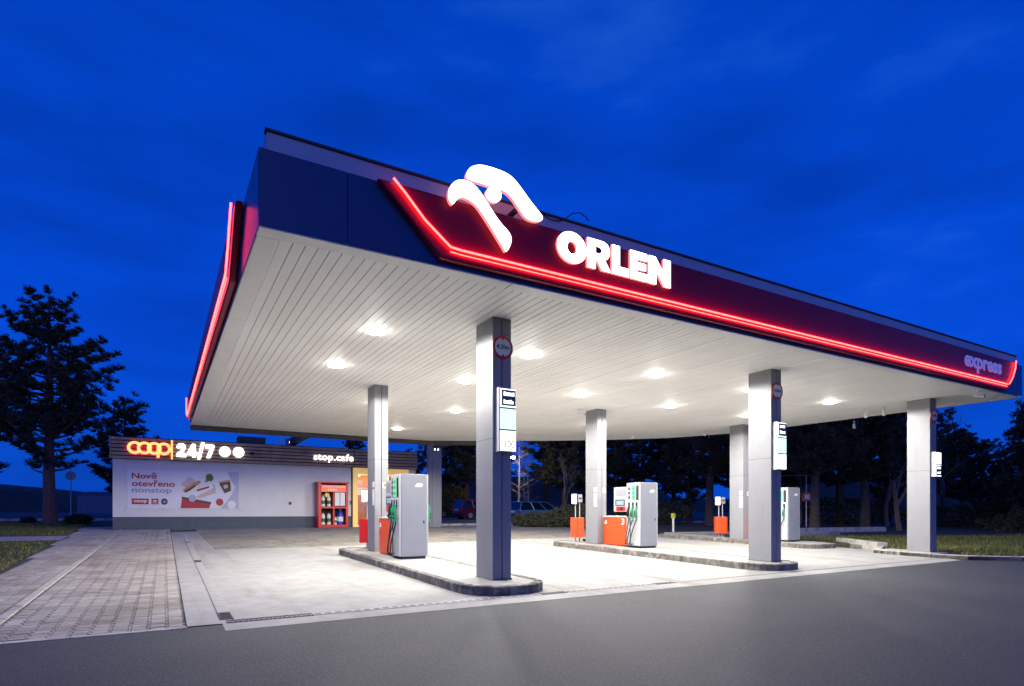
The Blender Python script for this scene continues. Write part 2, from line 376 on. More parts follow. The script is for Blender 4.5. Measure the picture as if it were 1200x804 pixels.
spots = paver_spots(-1.632, .224, 7.80, 32.7, lambda x, y: True) + paver_spots(-3.62, -1.764, 7.80, 36.4, lambda x, y: x > leftx(y) + .1 and (y < 32.7 or x < -2.2))
spots.sort(key=lambda p: (p[1] ** 2 + p[0] ** 2) - (60 if p[0] > -1.55 else 0))
pm = bpy.data.meshes.new('paver'); pm.from_pydata(PV, [], PF); pm.materials.append(M['paver'])
front = [p for p in spots if p[0] > -1.5][:300]; fs_ = set(front)
for (x, y) in front:
    o = link('paver', pm, None, pav); o.location = (x, y, gz(y) + random.gauss(0, .0015)); o.rotation_euler = (SLOPE + random.gauss(0, .012), random.gauss(0, .012), 0)
join_pavers('paver_field', [p for p in spots if p not in fs_], pav, M['paver'], 0)
for k in range(24):                                       # flush edging stones running down the pavement
    y0 = 7.8 + k * 1.05
    b = MB(); b.prism([(-1.755, y0 + .005), (-1.65, y0 + .005), (-1.65, y0 + 1.045), (-1.755, y0 + 1.045)], lambda x, y: (x, y, gz(y) - .03), lambda x, y: (x, y, gz(y) + .006))
    b.build('edging_stone', M['concrete2'], pav, bevel=.004, seg=1)
for k in range(5):
    b = MB(); x0 = -2.5 + k * .545; b.prism([(x0 + .004, 7.70), (x0 + .541, 7.70), (x0 + .541, 7.79), (x0 + .004, 7.79)], lambda x, y: (x, y, gz(y) - .03), lambda x, y: (x, y, gz(y) + .008)); b.build('edging_stone', M['concrete2'], pav, bevel=.004, seg=1)
pav2 = strip_sheet('paved_yard', [(1.25, 19.35), (4.8, 19.23), (11.8, 20.23), (20.6, 20.33), (20.6, 33.1), (1.25, 33.1)], -.018, M['sand'])
def keep2(x, y):
    yb = 19.33 if x < 4.8 else (19.23 + (x - 4.8) / 7.0 if x < 11.8 else 20.28)
    return y > yb + .08
join_pavers('paver_field', paver_spots(1.26, 20.6, 19.3, 32.75, keep2), pav2, M['paver_dark'], 0)
for (x0, x1, y) in ((13.2, 60, 33.15), (-60, -2.1, 47.6)):
    n = int((x1 - x0) / 1.0)
    kb = tag(empty('kerb', (x0, y, gz(y))), kind='structure')
    m1 = None
    for k in range(min(n, 60)):
        if m1 is None:
            m1 = MB().box(.005, .995, 0, .14 if y < 40 else .5, -.05, .11).mesh('kerb_stone', .012, seg=1); m1.materials.append(M['concrete2'])
        o = link('kerb_stone', m1, None, kb); o.location = (k * 1.0 if y < 40 else (x1 - x0) - 1 - k, 0, 0)

# ---- forecourt islands, each a slab ringed by kerb stones
def island(name, x0, x1, y0, y1, label):
    e = empty(name, ((x0 + x1) / 2, (y0 + y1) / 2, gz((y0 + y1) / 2))); tag(e, kind='structure'); off = e.location
    r = .62; pts = []
    def arc(cx, cy, a0, a1, n=7):
        for i in range(n + 1):
            a = R(a0 + (a1 - a0) * i / n); pts.append((cx + r * math.cos(a), cy + r * math.sin(a)))
    arc(x0 + r, y0 + r, 180, 270); arc(x1 - r, y0 + r, 270, 360); 
    ny = int((y1 - y0) / 1.0)
    for i in range(1, ny): pts.append((x1, y0 + r + (y1 - y0 - 2 * r) * i / ny))
    arc(x1 - r, y1 - r, 0, 90); arc(x0 + r, y1 - r, 90, 180)
    for i in range(1, ny): pts.append((x0, y1 - r - (y1 - y0 - 2 * r) * i / ny))
    cx, cy = (x0 + x1) / 2, (y0 + y1) / 2
    def inset(p, d):
        dx = cx - p[0]; sgn = 1 if dx > 0 else -1
        yy = min(max(p[1], y0 + r), y1 - r); v = Vector((p[0] - min(max(p[0], x0 + r), x1 - r), p[1] - yy)); v.normalize() if v.length > 1e-6 else None
        return (p[0] - v.x * d, p[1] - v.y * d)
    inn = [inset(p, .15) for p in pts]
    b = MB(); b.prism(inn, lambda x, y: (x, y, gz(y) - .02), lambda x, y: (x, y, gz(y) + .142)); b.build('slab', M['concrete'], e, off)
    n = len(pts)
    for i in range(n):
        j = (i + 1) % n; a, c = Vector(pts[i]), Vector(pts[j]); d = (c - a); L = d.length; g = .003 / max(L, .01)
        a2 = inn[i]; c2 = inn[j]
        lp = lambda p, q, t: (p[0] + (q[0] - p[0]) * t, p[1] + (q[1] - p[1]) * t)
        q = [lp(pts[i], pts[j], g), lp(pts[i], pts[j], 1 - g), lp(a2, c2, 1 - g), lp(a2, c2, g)]
        hh = .15 + random.gauss(0, .003)
        bb = MB(); bb.prism(q, lambda x, y: (x, y, gz(y) - .03), lambda x, y: (x, y, gz(y) + hh))
        bb.build('kerb_stone', M['kerbdark'], e, off, bevel=.012, seg=1)
    return e
isl = [island('pump_island', 4.07, 5.6, 8.1, 16.8, ''), island('pump_island', 11.3, 12.85, 8.38, 17.0, ''), island('pump_island', 18.55, 20.3, 12.0, 19.4, '')]

# ---- drains
def piece(me, parent, loc, rz=0, name='grate_section'):
    o = link(name, me, None, parent); o.location = loc; o.rotation_euler = (SLOPE * math.cos(rz), 0, rz); return o
dr = tag(empty('drain_channel', (.62, 7.86, gz(7.86))), 'long slotted drain grate along the concrete edge beside the asphalt', 'drain')
b = MB(); L = .5
b.box(0, L, -.075, -.062, -.03, .011); b.box(0, L, .062, .075, -.03, .011); b.box(.0, .006, -.062, .062, -.03, .009); b.box(L - .006, L, -.062, .062, -.03, .009)
for k in range(8): b.box(.03 + k * .058, .056 + k * .058, -.062, .062, -.02, .009)
gme = b.mesh('grate_section'); gme.materials.append(M['grate'])
b = MB(); b.box(0, L, -.075, .075, -.03, .009)
for k in range(7): b.box(.04 + k * .065, .062 + k * .065, -.05, .05, .0, .0105)
cme = b.mesh('cover_section'); cme.materials.append(M['cover'])
sl = (7.84 - 7.36) / 18.2
for k in range(36):
    x = .02 + k * .505; near = k < 2 or k in (9, 14, 22)
    piece(gme if near else cme, dr, (x, x * sl, .002), math.atan(sl), 'grate_section' if near else 'cover_section')
bs = MB()
for k in range(int(18 / .13)):
    x = 1.05 + k * .13; bs.box(x, x + .075, x * sl - .028, x * sl + .028, .0, .0142 )
tag(bs.build('slot', M['grate'], dr), kind='stuff')
ds = tag(empty('strip_drain', (.66, 8.0, gz(8.0))), 'smooth drain channel with small dark grates down the concrete strip', 'drain')
cm2 = MB().box(-.075, .075, .004, .496, -.03, .012).mesh('cover_section', .004, seg=1); cm2.materials.append(M['cover'])
gm2 = MB(); gm2.box(-.075, -.06, 0, .5, -.03, .013); gm2.box(.06, .075, 0, .5, -.03, .013)
for k in range(6): gm2.box(-.06, .06, .02 + k * .08, .06 + k * .08, -.03, .011)
gm2 = gm2.mesh('grate_section'); gm2.materials.append(M['grate'])
for k in range(44):
    y = .02 + k * .5; isg = k in (0, 15, 29, 43)
    o = link('grate_section' if isg else 'cover_section', gm2 if isg else cm2, None, ds); o.location = (y * .002, y, y * SLOPE + .002); o.rotation_euler = (SLOPE, 0, 0)

# ---- right verge with kerb
vk = [(21.2, 12.3), (20.7, 11.0), (18.95, 10.25), (18.85, 8.6), (19.1, 7.8), (20.25, 6.98), (23, 4.9), (26, 2.6), (29, .4), (33, -2.6), (38, -6.3)]
vp = vk + [(60, -20), (60, 12.6), (34, 12.6), (22.5, 16.5)]
ve = tag(empty('verge', (24, 9, gz(9))), kind='structure'); off = ve.location
b = MB(); b.prism(vp, lambda x, y: (x, y, gz(y) - .04), lambda x, y: (x, y, gz(y) + .10)); b.build('turf_base', M['soil'], ve, off)
for i in range(len(vk) - 1):
    a, c = Vector(vk[i]), Vector(vk[i + 1]); d = c - a; n = max(1, round(d.length / 1.0)); nn = Vector((-d.y, d.x)).normalized()
    if nn.dot(Vector((26, 10)) - a) < 0: nn = -nn
    for k in range(n):
        p = a + d * (k / n + .004); q = a + d * ((k + 1) / n - .004)
        wd = .9 if i in (2,) else .16
        quad = [p, q, q + nn * wd, p + nn * wd]
        bb = MB(); hh = .125 + random.gauss(0, .004)
        bb.prism([tuple(v) for v in quad], lambda x, y: (x, y, gz(y) - .05), lambda x, y: (x, y, gz(y) + hh)); bb.build('kerb_stone', M['concrete2'], ve, off, bevel=.01, seg=1)
def edging(name, p0, p1, wd, ht, label):
    a, c = Vector(p0), Vector(p1); d = c - a; n = max(1, round(d.length / 1.2)); nn = Vector((-d.y, d.x)).normalized() * wd
    e = tag(empty(name, (a.x, a.y, gz(a.y))), label, 'edging')
    for k in range(n):
        p = a + d * (k / n + .003); q = a + d * ((k + 1) / n - .003)
        bb = MB(); bb.prism([tuple(v) for v in (p, q, q + nn, p + nn)], lambda x, y: (x, y, gz(y) - .06), lambda x, y: (x, y, gz(y) + ht)); bb.build('concrete_slab', M['concrete2'], e, e.location, bevel=.012, seg=1)
edging('concrete_edging', (20.75, 10.75), (22.3, 13.1), .35, .24, 'short raised concrete edging at the grass corner by the kerb')
edging('concrete_edging', (24.2, 16.9), (29.5, 17.6), .4, .16, 'pale concrete edging strip between soil bed and grass verge')
edging('concrete_edging', (29, 19.6), (36.5, 19.0), .4, .22, 'long low concrete edging in front of the tree trunks')
edging('concrete_edging', (20.4, 20.2), (27.5, 19.9), .5, .10, 'low concrete edging behind the pump at the soil bed')

# ---- grass blades
def grass(name, n, region, keep, zo, hmin, hmax, label):
    x0, x1, y0, y1 = region
    P = np.column_stack([rng.uniform(x0, x1, n * 2), rng.uniform(y0, y1, n * 2)])
    P = P[np.array([keep(x, y) for x, y in P])][:n]; n = len(P)
    a = rng.uniform(0, 2 * np.pi, n); hh = rng.uniform(hmin, hmax, n); wv = rng.uniform(.006, .014, n) * (1 + hh * 4); ln = rng.normal(0, .5, (n, 2)) * hh[:, None]
    z = SLOPE * P[:, 1] + zo
    V = np.zeros((n, 3, 3)); V[:, 0, 0] = P[:, 0] - np.cos(a) * wv; V[:, 0, 1] = P[:, 1] - np.sin(a) * wv; V[:, 0, 2] = z
    V[:, 1, 0] = P[:, 0] + np.cos(a) * wv; V[:, 1, 1] = P[:, 1] + np.sin(a) * wv; V[:, 1, 2] = z
    V[:, 2, 0] = P[:, 0] + ln[:, 0]; V[:, 2, 1] = P[:, 1] + ln[:, 1]; V[:, 2, 2] = z + hh
    me = tri_mesh(name, V.reshape(-1, 3), np.arange(n * 3).reshape(-1, 3))
    tag(link(name, me, M['grass']), label, 'grass', kind='stuff')
def inpoly(poly):
    def f(x, y):
        c = False; j = len(poly) - 1
        for i in range(len(poly)):
            xi, yi = poly[i]; xj, yj = poly[j]
            if (yi > y) != (yj > y) and x < (xj - xi) * (y - yi) / (yj - yi) + xi: c = not c
            j = i
        return c
    return f
vin = inpoly([(21.3, 11.9), (20.9, 10.9), (19.9, 10.4), (19.9, 8.6), (19.3, 7.95), (20.4, 7.2), (30, 0), (46, -4), (46, 12.5), (34, 12.5), (22.6, 16.3)])
grass('verge_grass', 60000, (19, 46, -2, 16.4), vin, .095, .03, .13, 'green lit grass on the verge around the outer column')
grass('lawn_grass', 60000, (-16, -2.6, 11, 46), lambda x, y: x < leftx(y) - .03 and not (25.5 < y < 29.0), -.035, .03, .11, 'dim green lawn beside the paved strip under the pine')

# ================================================================== CANOPY
ZS = 4.78
S0 = 4.78 / 4.745
FL = at_z(303.2, 264.3, ZS); YF = FL.y; XL = FL.x
XR = 21.35; BLX = .84; BLY = 24.9
poly = [(XL, YF), (XR, YF), (21.1, 11.0), (20.75, 16.6), (19.4, 19.4), (17.2, 21.6), (15.3, 23.0), (12.6, 24.7), (10.6, 25.8), (BLX, 25.6)]
CO = Vector((11, 15, gz(15)))
canopy = tag(empty('filling_station_canopy', CO), 'large flat canopy with white plank soffit, grey columns and red lit sign band', 'canopy')
def edge_x(y):                                            # right-hand boundary of the plan at y
    ppts = poly[1:9]
    for (a, b_) in zip(ppts, ppts[1:]):
        if a[1] <= y <= b_[1]: return a[0] + (b_[0] - a[0]) * (y - a[1]) / (b_[1] - a[1])
    return poly[8][0]
def back_y(x):
    ppts = poly[1:]
    best = None
    for (a, b_) in zip(ppts, ppts[1:]):
        lo, hi = sorted((a[0], b_[0]))
        if lo <= x <= hi and hi - lo > 1e-6: best = max(best or 0, a[1] + (b_[1] - a[1]) * (x - a[0]) / (b_[0] - a[0]))
    return best or 8
# soffit planks run front to back
TR = .26; PWD = .15
x = XL + TR + .02; k = 0
while x + PWD < XR - .25:
    xa, xb = x + .0045, x + PWD - .0045
    yb = min(back_y(xa), back_y(xb)) - .14; y0 = YF + TR + .012
    if xb > 20.7: yb = min(yb, 16.0)
    zz = ZS + random.gauss(.012, .0012)
    b = MB(); yend = yb
    # left edge of the plan leans a little
    b.prism([(xa, y0), (xb, y0), (xb, yend), (xa, yend)], lambda x_, y_: (x_, y_, zz), lambda x_, y_: (x_, y_, zz + .02))
    b.build('soffit_plank', M['soffit'], canopy, CO, bevel=.0015, seg=1)
    x += PWD; k += 1
b = MB(); b.prism([(p[0] + (.1 if p[0] < 5 else -.1 if p[0] > 15 else 0), p[1] + (.1 if p[1] < 10 else -.1)) for p in poly], lambda x_, y_: (x_, y_, ZS + .045), lambda x_, y_: (x_, y_, 5.6))
b.build('roof_deck', M['roof'], canopy, CO)
# white border trim under the edge
def ring_seg(a, b_, wd, z0, z1, name, m, inside=Vector((10, 14)), bev=.006, outset=0):
    a, b_ = Vector(a), Vector(b_); d = (b_ - a); nn = Vector((-d.y, d.x)).normalized()
    if nn.dot(inside - a) < 0: nn = -nn
    q = [a - nn * outset, b_ - nn * outset, b_ + nn * wd, a + nn * wd]
    bb = MB(); bb.prism([tuple(v) for v in q], lambda x_, y_: (x_, y_, z0), lambda x_, y_: (x_, y_, z1)); return bb.build(name, m, canopy, CO, bevel=bev, seg=1)
# front trim in lengths
nseg = 6
for i in range(nseg):
    xa = XL + (XR - XL) * i / nseg + .004; xb = XL + (XR - XL) * (i + 1) / nseg - .004
    b = MB(); b.box(xa, xb, YF + .012, YF + TR, ZS - .006, ZS + .04); b.build('soffit_trim', M['trim'], canopy, CO, bevel=.006, seg=1)
for i in range(5):
    ya = YF + TR + .008 + (25.3 - YF - TR) * i / 5; yb = YF + TR + (25.3 - YF - TR) * (i + 1) / 5
    xo = lambda y: XL + (BLX - XL) * (y - YF) / (25.6 - YF)
    b = MB(); b.prism([(xo(ya) + .012, ya), (XL + TR + .015, ya), (XL + TR + .015, yb), (xo(yb) + .012, yb)], lambda x_, y_: (x_, y_, ZS - .005), lambda x_, y_: (x_, y_, ZS + .04)); b.build('soffit_trim', M['trim'], canopy, CO, bevel=.006, seg=1)
for a, c in zip(poly[1:], poly[2:]):
    ring_seg(a, c, .24, ZS - .004, ZS + .04, 'soffit_trim', M['trim'])
# edge beam at the back
for a, c in zip(poly[7:9], poly[8:10]):
    ring_seg(a, c, .14, ZS - .2, ZS - .008, 'edge_beam', M['roof'])
# fascia panels: front, left, right and back
ZF1 = 5.69
npan = 7
fx = [XL] + [XL + 1.02] + [XL + 1.02 + (XR - XL - 1.02) * i / npan for i in range(1, npan + 1)]
for xa, xb in zip(fx, fx[1:]):
    b = MB(); b.box(xa + .003, xb - .003, YF, YF + .04, ZS + .03 - .02, ZF1); b.build('fascia_panel', M['fascia'], canopy, CO, bevel=.004, seg=1)
fy = [YF + .043 + (25.55 - YF - .043) * i / 6 for i in range(7)]
for ya, yb in zip(fy, fy[1:]):
    b = MB(); xo = lambda y: XL + (BLX - XL) * (y - YF) / (25.6 - YF)
    b.prism([(xo(ya), ya + .003), (xo(ya) + .04, ya + .003), (xo(yb) + .04, yb - .003), (xo(yb), yb - .003)], lambda x_, y_: (x_, y_, ZS + .01), lambda x_, y_: (x_, y_, ZF1)); b.build('fascia_panel', M['fascia'], canopy, CO, bevel=.004, seg=1)
pr = poly[1:]
for a, c in zip(pr, pr[1:]):
    ring_seg(a, c, .04, ZS + .043, ZF1, 'fascia_panel', M['fascia'], bev=.003)
# set-back parapet above
ins = .10
for (a, c) in [((XL + ins, YF + ins), (XR - ins, YF + ins))]:
    for i in range(6):
        xa = a[0] + (c[0] - a[0]) * i / 6; xb = a[0] + (c[0] - a[0]) * (i + 1) / 6
        b = MB(); b.box(xa + .003, xb - .003, YF + ins, YF + ins + .05, 5.55, 5.955); b.build('parapet', M['parapet'], canopy, CO, bevel=.004, seg=1)
b = MB(); b.box(XL + ins - .02, XR - ins, YF + ins - .025, YF + ins + .09, 5.957, 5.985); b.build('parapet_cap', M['roof'], canopy, CO)
b = MB(); b.prism([(XL + ins, YF + ins + .052), (XL + ins + .05, YF + ins + .052), (BLX + ins + .05, 25.4), (BLX + ins, 25.4)], lambda x_, y_: (x_, y_, 5.55), lambda x_, y_: (x_, y_, 5.955)); b.build('parapet', M['parapet'], canopy, CO, bevel=.004, seg=1)
b = MB(); b.box(XR - ins - .3, XR - ins - .25, YF + ins + .06, 16, 5.55, 5.955); b.build('parapet', M['parapet'], canopy, CO)
# columns
COLS = [(4.80, 8.86), (12.10, 8.84), (19.18, 8.78), (4.71, 15.12), (11.98, 15.07), (18.86, 14.98)]
for i, (cx, cy) in enumerate(COLS):
    zb = gz(cy) + (.13 if i != 2 else .09); wx = .36 if i < 3 else .36
    b = MB(); b.box(cx, cx + .172, cy, cy + .62, zb, ZS + .03); b.box(cx + .19, cx + wx, cy, cy + .62, zb, ZS + .03); 
    c = b.build('column', M['steel'], canopy, CO, bevel=.008)
    b = MB(); b.box(cx + .168, cx + .194, cy + .022, cy + .60, zb, ZS + .028); b.build('column_groove', M['dark'], c, CO)
    b = MB(); b.box(cx - .012, cx + wx + .012, cy - .012, cy + .632, zb - .002, zb + .035); b.build('column_foot', M['kerbdark'], c, CO)
    zs_ = zb + 2.42
    for xa, xb in ((cx - .0015, cx + .1715), (cx + .1905, cx + wx + .0015)):
        b = MB(); b.box(xa, xb, cy - .0015, cy + .6215, zs_, zs_ + .007); b.build('panel_seam', M['dark'], c, CO)
# rear posts with beams
def rear(px, yb, zb, px0, px1, y0beam):
    a = at_y(px0, H, yb).x; c = at_y(px1, H, yb).x
    b = MB(); b.box(a, a + .15, yb, yb + .4, zb, 5.5); b.box(a + .17, c, yb, yb + .4, zb, 5.5); cc = b.build('rear_column', M['steel'], canopy, CO, bevel=.008)
    b = MB(); b.box(a + .15, a + .17, yb + .02, yb + .38, zb, 5.5); b.build('column_groove', M['dark'], cc, CO)
    b = MB(); b.box((a + c) / 2 - .12, (a + c) / 2 + .12, y0beam, yb + .4, 5.1, 5.48); b.build('rear_beam', M['roof'], canopy, CO)
    return (a + c) / 2, yb
r1 = rear(510, 31.4, gz(31.4) - .02, 503.3, 517.5, 24.6)
r0 = rear(341, 34.2, 4.7, 336, 347, 25.3)
# ---- red sign bands with neon
def front_pt(u, v, d): return (u, YF - d, v)
def side_pt(u, v, d): return (XL + (BLX - XL) * (u - YF) / (25.6 - YF) - d, u, v)
def sign_band(fn, u0, u1, name, flip):
    L = [(u0, ZF1 - .015), (u0 + .87, ZS + .065), (u1 - .62, ZS + .065), (u1 - .25, ZS + .33), (u1 - .06, ZS + .66), (u1, ZF1 - .015)]
    b = MB(); b.prism(L, lambda u, v: fn(u, v, .004), lambda u, v: fn(u, v, .11)); p = b.build(name, M['redpanel'], canopy, CO, bevel=.035, seg=3)
    path = [(u0 + .2, ZF1 + .01), (u0 + .35, ZF1 - .13), (u0 + .62, ZF1 - .41), (u0 + .90, ZS + .29), (u0 + .99, ZS + .225), (u0 + 1.15, ZS + .215), (u1 - .72, ZS + .215), (u1 - .6, ZS + .25), (u1 - .4, ZS + .45), (u1 - .26, ZS + .68), (u1 - .2, ZF1 + .01)]
    pts = [fn(u, v, .145) for u, v in path]
    b = MB(); b.tube(pts, .014, 8); b.build('neon_line', M['neon'], p, CO, smooth=True)
    path2 = [(u, v - .055) for u, v in path if u0 + .95 < u < u1 - .7]
    pts2 = [fn(u, v, .13) for u, v in path2]
    b = MB(); b.tube(pts2, .007, 6); b.build('neon_line', M['neon'], p, CO, smooth=True)  # second thin tube added for the neon's reflection in the panel
    return p
band = sign_band(front_pt, 2.30, 20.75, 'sign_band', False)
band2 = sign_band(side_pt, 8.75, 25.3, 'sign_band', True)
# letters of the station name
YL = YF - .125
def poly_letter(parent, ch, u0, u1, v0, v1, yy, d, off, front, side, name='letter'):
    """heavy block letter from outlines in a unit box"""
    G_ = {'R': [[(0, 0), (.36, 0), (.36, .30), (.44, .30), (.64, 0), (1.04, 0), (.78, .36), (.90, .44), (.98, .56), (1, .68), (.98, .80), (.90, .92), (.76, .985), (.60, 1), (0, 1)]],
          'L': [[(0, 0), (1, 0), (1, .29), (.46, .29), (.46, 1), (0, 1)]],
          'E': [[(0, 0), (1, 0), (1, .27), (.43, .27), (.43, .375), (.92, .375), (.92, .625), (.43, .625), (.43, .73), (.98, .73), (.98, 1), (0, 1)]],
          'N': [[(0, 0), (.33, 0), (.33, .50), (.70, 0), (1, 0), (1, 1), (.67, 1), (.67, .50), (.30, 1), (0, 1)]],
          '4': [[(.52, 0), (.82, 0), (.82, .18), (1, .18), (1, .42), (.82, .42), (.82, 1), (.50, 1), (0, .40), (0, .18), (.52, .18)]],
          '7': [[(.15, 0), (.53, 0), (1, .78), (1, 1), (0, 1), (0, .74), (.56, .74)]],
          '2': [[(0, 0), (1, 0), (1, .26), (.50, .26), (.86, .52), (.96, .68), (.93, .84), (.78, .96), (.50, 1.0), (.22, .96), (.05, .82), (.0, .68), (.34, .64), (.40, .74), (.50, .77), (.61, .72), (.60, .62), (.45, .48), (0, .20)]],
          '/': [[(0, 0), (.42, 0), (1, 1), (.58, 1)]]}
    b = MB(); W_, H_ = u1 - u0, v1 - v0; m_ = lambda p: (u0 + p[0] * W_, v0 + p[1] * H_)
    if ch == 'O' or ch == 'R':
        if ch == 'O': o_ = [(.5 + .52 * math.cos(R(a)), .5 + .52 * math.sin(R(a))) for a in range(0, 360, 12)]; i_ = [(.5 + .17 * math.cos(R(a)), .5 + .21 * math.sin(R(a))) for a in range(0, 360, 12)]
        if ch == 'O':
            n = len(o_); O_ = [m_(p) for p in o_]; I_ = [m_(p) for p in i_]
            V = [(u, yy, v) for u, v in O_] + [(u, yy, v) for u, v in I_] + [(u, yy - d, v) for u, v in O_] + [(u, yy - d, v) for u, v in I_]; Fq = []
            for k in range(n):
                j = (k + 1) % n; Fq += [(2 * n + k, 2 * n + j, 3 * n + j, 3 * n + k), (k, n + k, n + j, j), (k, j, 2 * n + j, 2 * n + k), (n + k, 3 * n + k, 3 * n + j, n + j)]
            b.add(V, Fq)
    if ch != 'O':
        for pl_ in G_[ch]: b.prism([m_(p) for p in pl_], lambda u, v: (u, yy, v), lambda u, v: (u, yy - d, v))
    me = b.mesh(name); me.transform(Matrix.Translation(-off)); lit_faces(me, front, side, (0, -1, 0)); o = link(name, me, None, parent)
    if ch == 'R':
        cm = MB(); cm.prism([m_(p) for p in [(.36, .54), (.52, .54), (.60, .59), (.63, .65), (.60, .71), (.52, .76), (.36, .76)]], lambda u, v: (u, yy - d - .002, v), lambda u, v: (u, yy - d - .004, v)); cm.build('counter', M['redpanel'], o, off)
    return o
for ch, x0p, x1p in [('O', 651.7, 684.6), ('R', 686.3, 712.6), ('L', 715.2, 734.6), ('E', 736.4, 756.3), ('N', 758.2, 783.6)]:
    a = at_y(x0p, 300, YL); b_ = at_y(x1p, 300, YL)
    poly_letter(band, ch, a.x, b_.x, 5.205, 5.655, YL, .045, CO, M['white_glow'], M['letter_side'])
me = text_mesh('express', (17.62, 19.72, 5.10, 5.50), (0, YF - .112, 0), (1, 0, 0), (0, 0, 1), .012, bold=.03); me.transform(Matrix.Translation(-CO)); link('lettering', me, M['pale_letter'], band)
# emblem of two wings and a dot, standing proud of the band
YE = YF - .20
def zpt(u, v): return (500 + u / 3.526, 170 + v / 3.526)
def emblem(name, pts):
    P = [at_y(*zpt(u, v), YE) for u, v in pts]; P = [(p.x, p.z) for p in P]
    Q = []
    for _ in range(2):                                    # round the outline
        Q = []
        for i in range(len(P)):
            a, b_ = P[i], P[(i + 1) % len(P)]; Q += [(a[0] * .75 + b_[0] * .25, a[1] * .75 + b_[1] * .25), (a[0] * .25 + b_[0] * .75, a[1] * .25 + b_[1] * .75)]
        P = Q
    b = MB(); b.prism(P, lambda u, v: (u, YE + .06, v), lambda u, v: (u, YE, v)); me = b.mesh(name); me.transform(Matrix.Translation(-CO))
    lit_faces(me, M['white_glow'], M['letter_side'], (0, -1, 0)); link(name, me, None, band)
emblem('emblem_wing', [(160, 128), (176, 92), (212, 80), (252, 86), (312, 106), (352, 128), (388, 172), (425, 225), (462, 272), (484, 300), (468, 318), (432, 314), (404, 296), (376, 252), (346, 208), (312, 184), (255, 168), (205, 152), (172, 142)])
emblem('emblem_wing', [(88, 205), (96, 168), (126, 142), (162, 144), (198, 164), (226, 198), (252, 240), (302, 318), (348, 366), (352, 402), (330, 446), (320, 428), (270, 345), (217, 262), (190, 234), (152, 214), (126, 220), (108, 250), (94, 230)])
emblem('emblem_dot', [(277 + 33 * math.cos(R(a)) , 205 + 33 * math.sin(R(a)) + 4 * math.cos(R(a))) for a in range(0, 360, 30)])
b = MB(); xe = at_y(585, 250, YE).x
b.box(xe - .6, xe - .54, YE + .1, YF + .2, 5.2, 5.26); b.box(xe + .3, xe + .36, YE + .1, YF + .2, 5.75, 5.80); b.build('emblem_bracket', M['dark'], band, CO)
# loose cable on the parapet
cp = [at_y(p[0], p[1], YF + .08) for p in [(637, 252), (645, 257), (655, 259), (663, 256), (671, 250), (680, 249.5), (686, 254), (690, 259)]]
tag(MB().tube([tuple(p) for p in cp], .008, 5).build('cable', M['black'], None), 'thin black cable looping along the canopy parapet beside the lit emblem', 'cable')

# ================================================================== LIGHTS UNDER THE CANOPY
ring = MB(); ring.lathe([(.19, .03), (.212, .03), (.212, -.006), (.192, -.008)], n=24); ring_me = ring.mesh('lamp_ring', smooth=True); ring_me.materials.append(M['lamp_ring'])
lens = MB(); lens.lathe([(.19, .0), (.19, -.012), (.165, -.04), (.10, -.062), (.0001, -.07)], n=24); lens_me = lens.mesh('lamp_lens', smooth=True); lens_me.materials.append(M['lamp'])
LIGHTS = [(3.33, 10.6), (6.62, 10.6), (10.2, 10.6), (13.7, 10.6), (17.25, 10.6), (3.33, 13.5), (6.55, 13.5), (10.1, 13.5), (13.6, 13.5), (17.2, 13.5), (8.2, 17.65), (7.95, 22.6), (5.5, 17.65), (13.8, 17.65), (12.25, 22.4)]  # last three are added, hidden behind columns, to brighten the kiosk side
for i, (lx, ly) in enumerate(LIGHTS):
    e = tag(empty('ceiling_light', (lx, ly, ZS + .008)), 'round white downlight set in the canopy soffit', 'light', 'round canopy downlights')
    link('lamp_ring', ring_me, None, e); link('lamp_lens', lens_me, None, e)
    ld = bpy.data.lights.new('downlight_flood', 'SPOT'); ld.energy = 670; ld.spot_size = R(174); ld.spot_blend = .12; ld.color = (1, .955, .88); ld.shadow_soft_size = .10
    lo = bpy.data.objects.new('downlight_flood', ld); col.objects.link(lo); lo.parent = e; lo.location = (0, 0, -.12)
    ld = bpy.data.lights.new('downlight_glow', 'POINT'); ld.energy = 3.5; ld.color = (1, .955, .88); ld.shadow_soft_size = .12
    lo = bpy.data.objects.new('downlight_glow', ld); col.objects.link(lo); lo.parent = e; lo.location = (0, 0, -.30)
# small soffit fittings
def cctv(name, px, py, label, rz, s=1.0):
    p = at_z(px, py, ZS - .12)
    e = tag(empty(name, (p.x, p.y, ZS - .002), rz), label, 'camera')
    b = MB(); b.lathe([(.05 * s, 0), (.05 * s, -.03), (.025, -.035), (.025, -.1)], n=12); b.build('mount', M['white'], e, smooth=True)
    b = MB(); b.tube([(0, .10 * s, -.11), (0, -.14 * s, -.16)], .052 * s, 12); h_ = b.build('housing', M['white'], e, smooth=True)
    b = MB(); b.tube([(0, -.141 * s, -.16), (0, -.155 * s, -.163)], .042 * s, 12); b.build('lens', M['black'], h_)
cctv('security_camera', 1146, 463, 'white bullet security camera at the outer front corner of the canopy soffit', R(20), 1.0)
cctv('security_camera', 680, 484, 'small white security camera beside the middle rear column top', R(60))
cctv('security_camera', 742, 512, 'small white security camera under the rear edge of the canopy', R(30), .8)
cctv('security_camera', 825, 509, 'small white security camera near the canopy rear corner', R(10), .8)
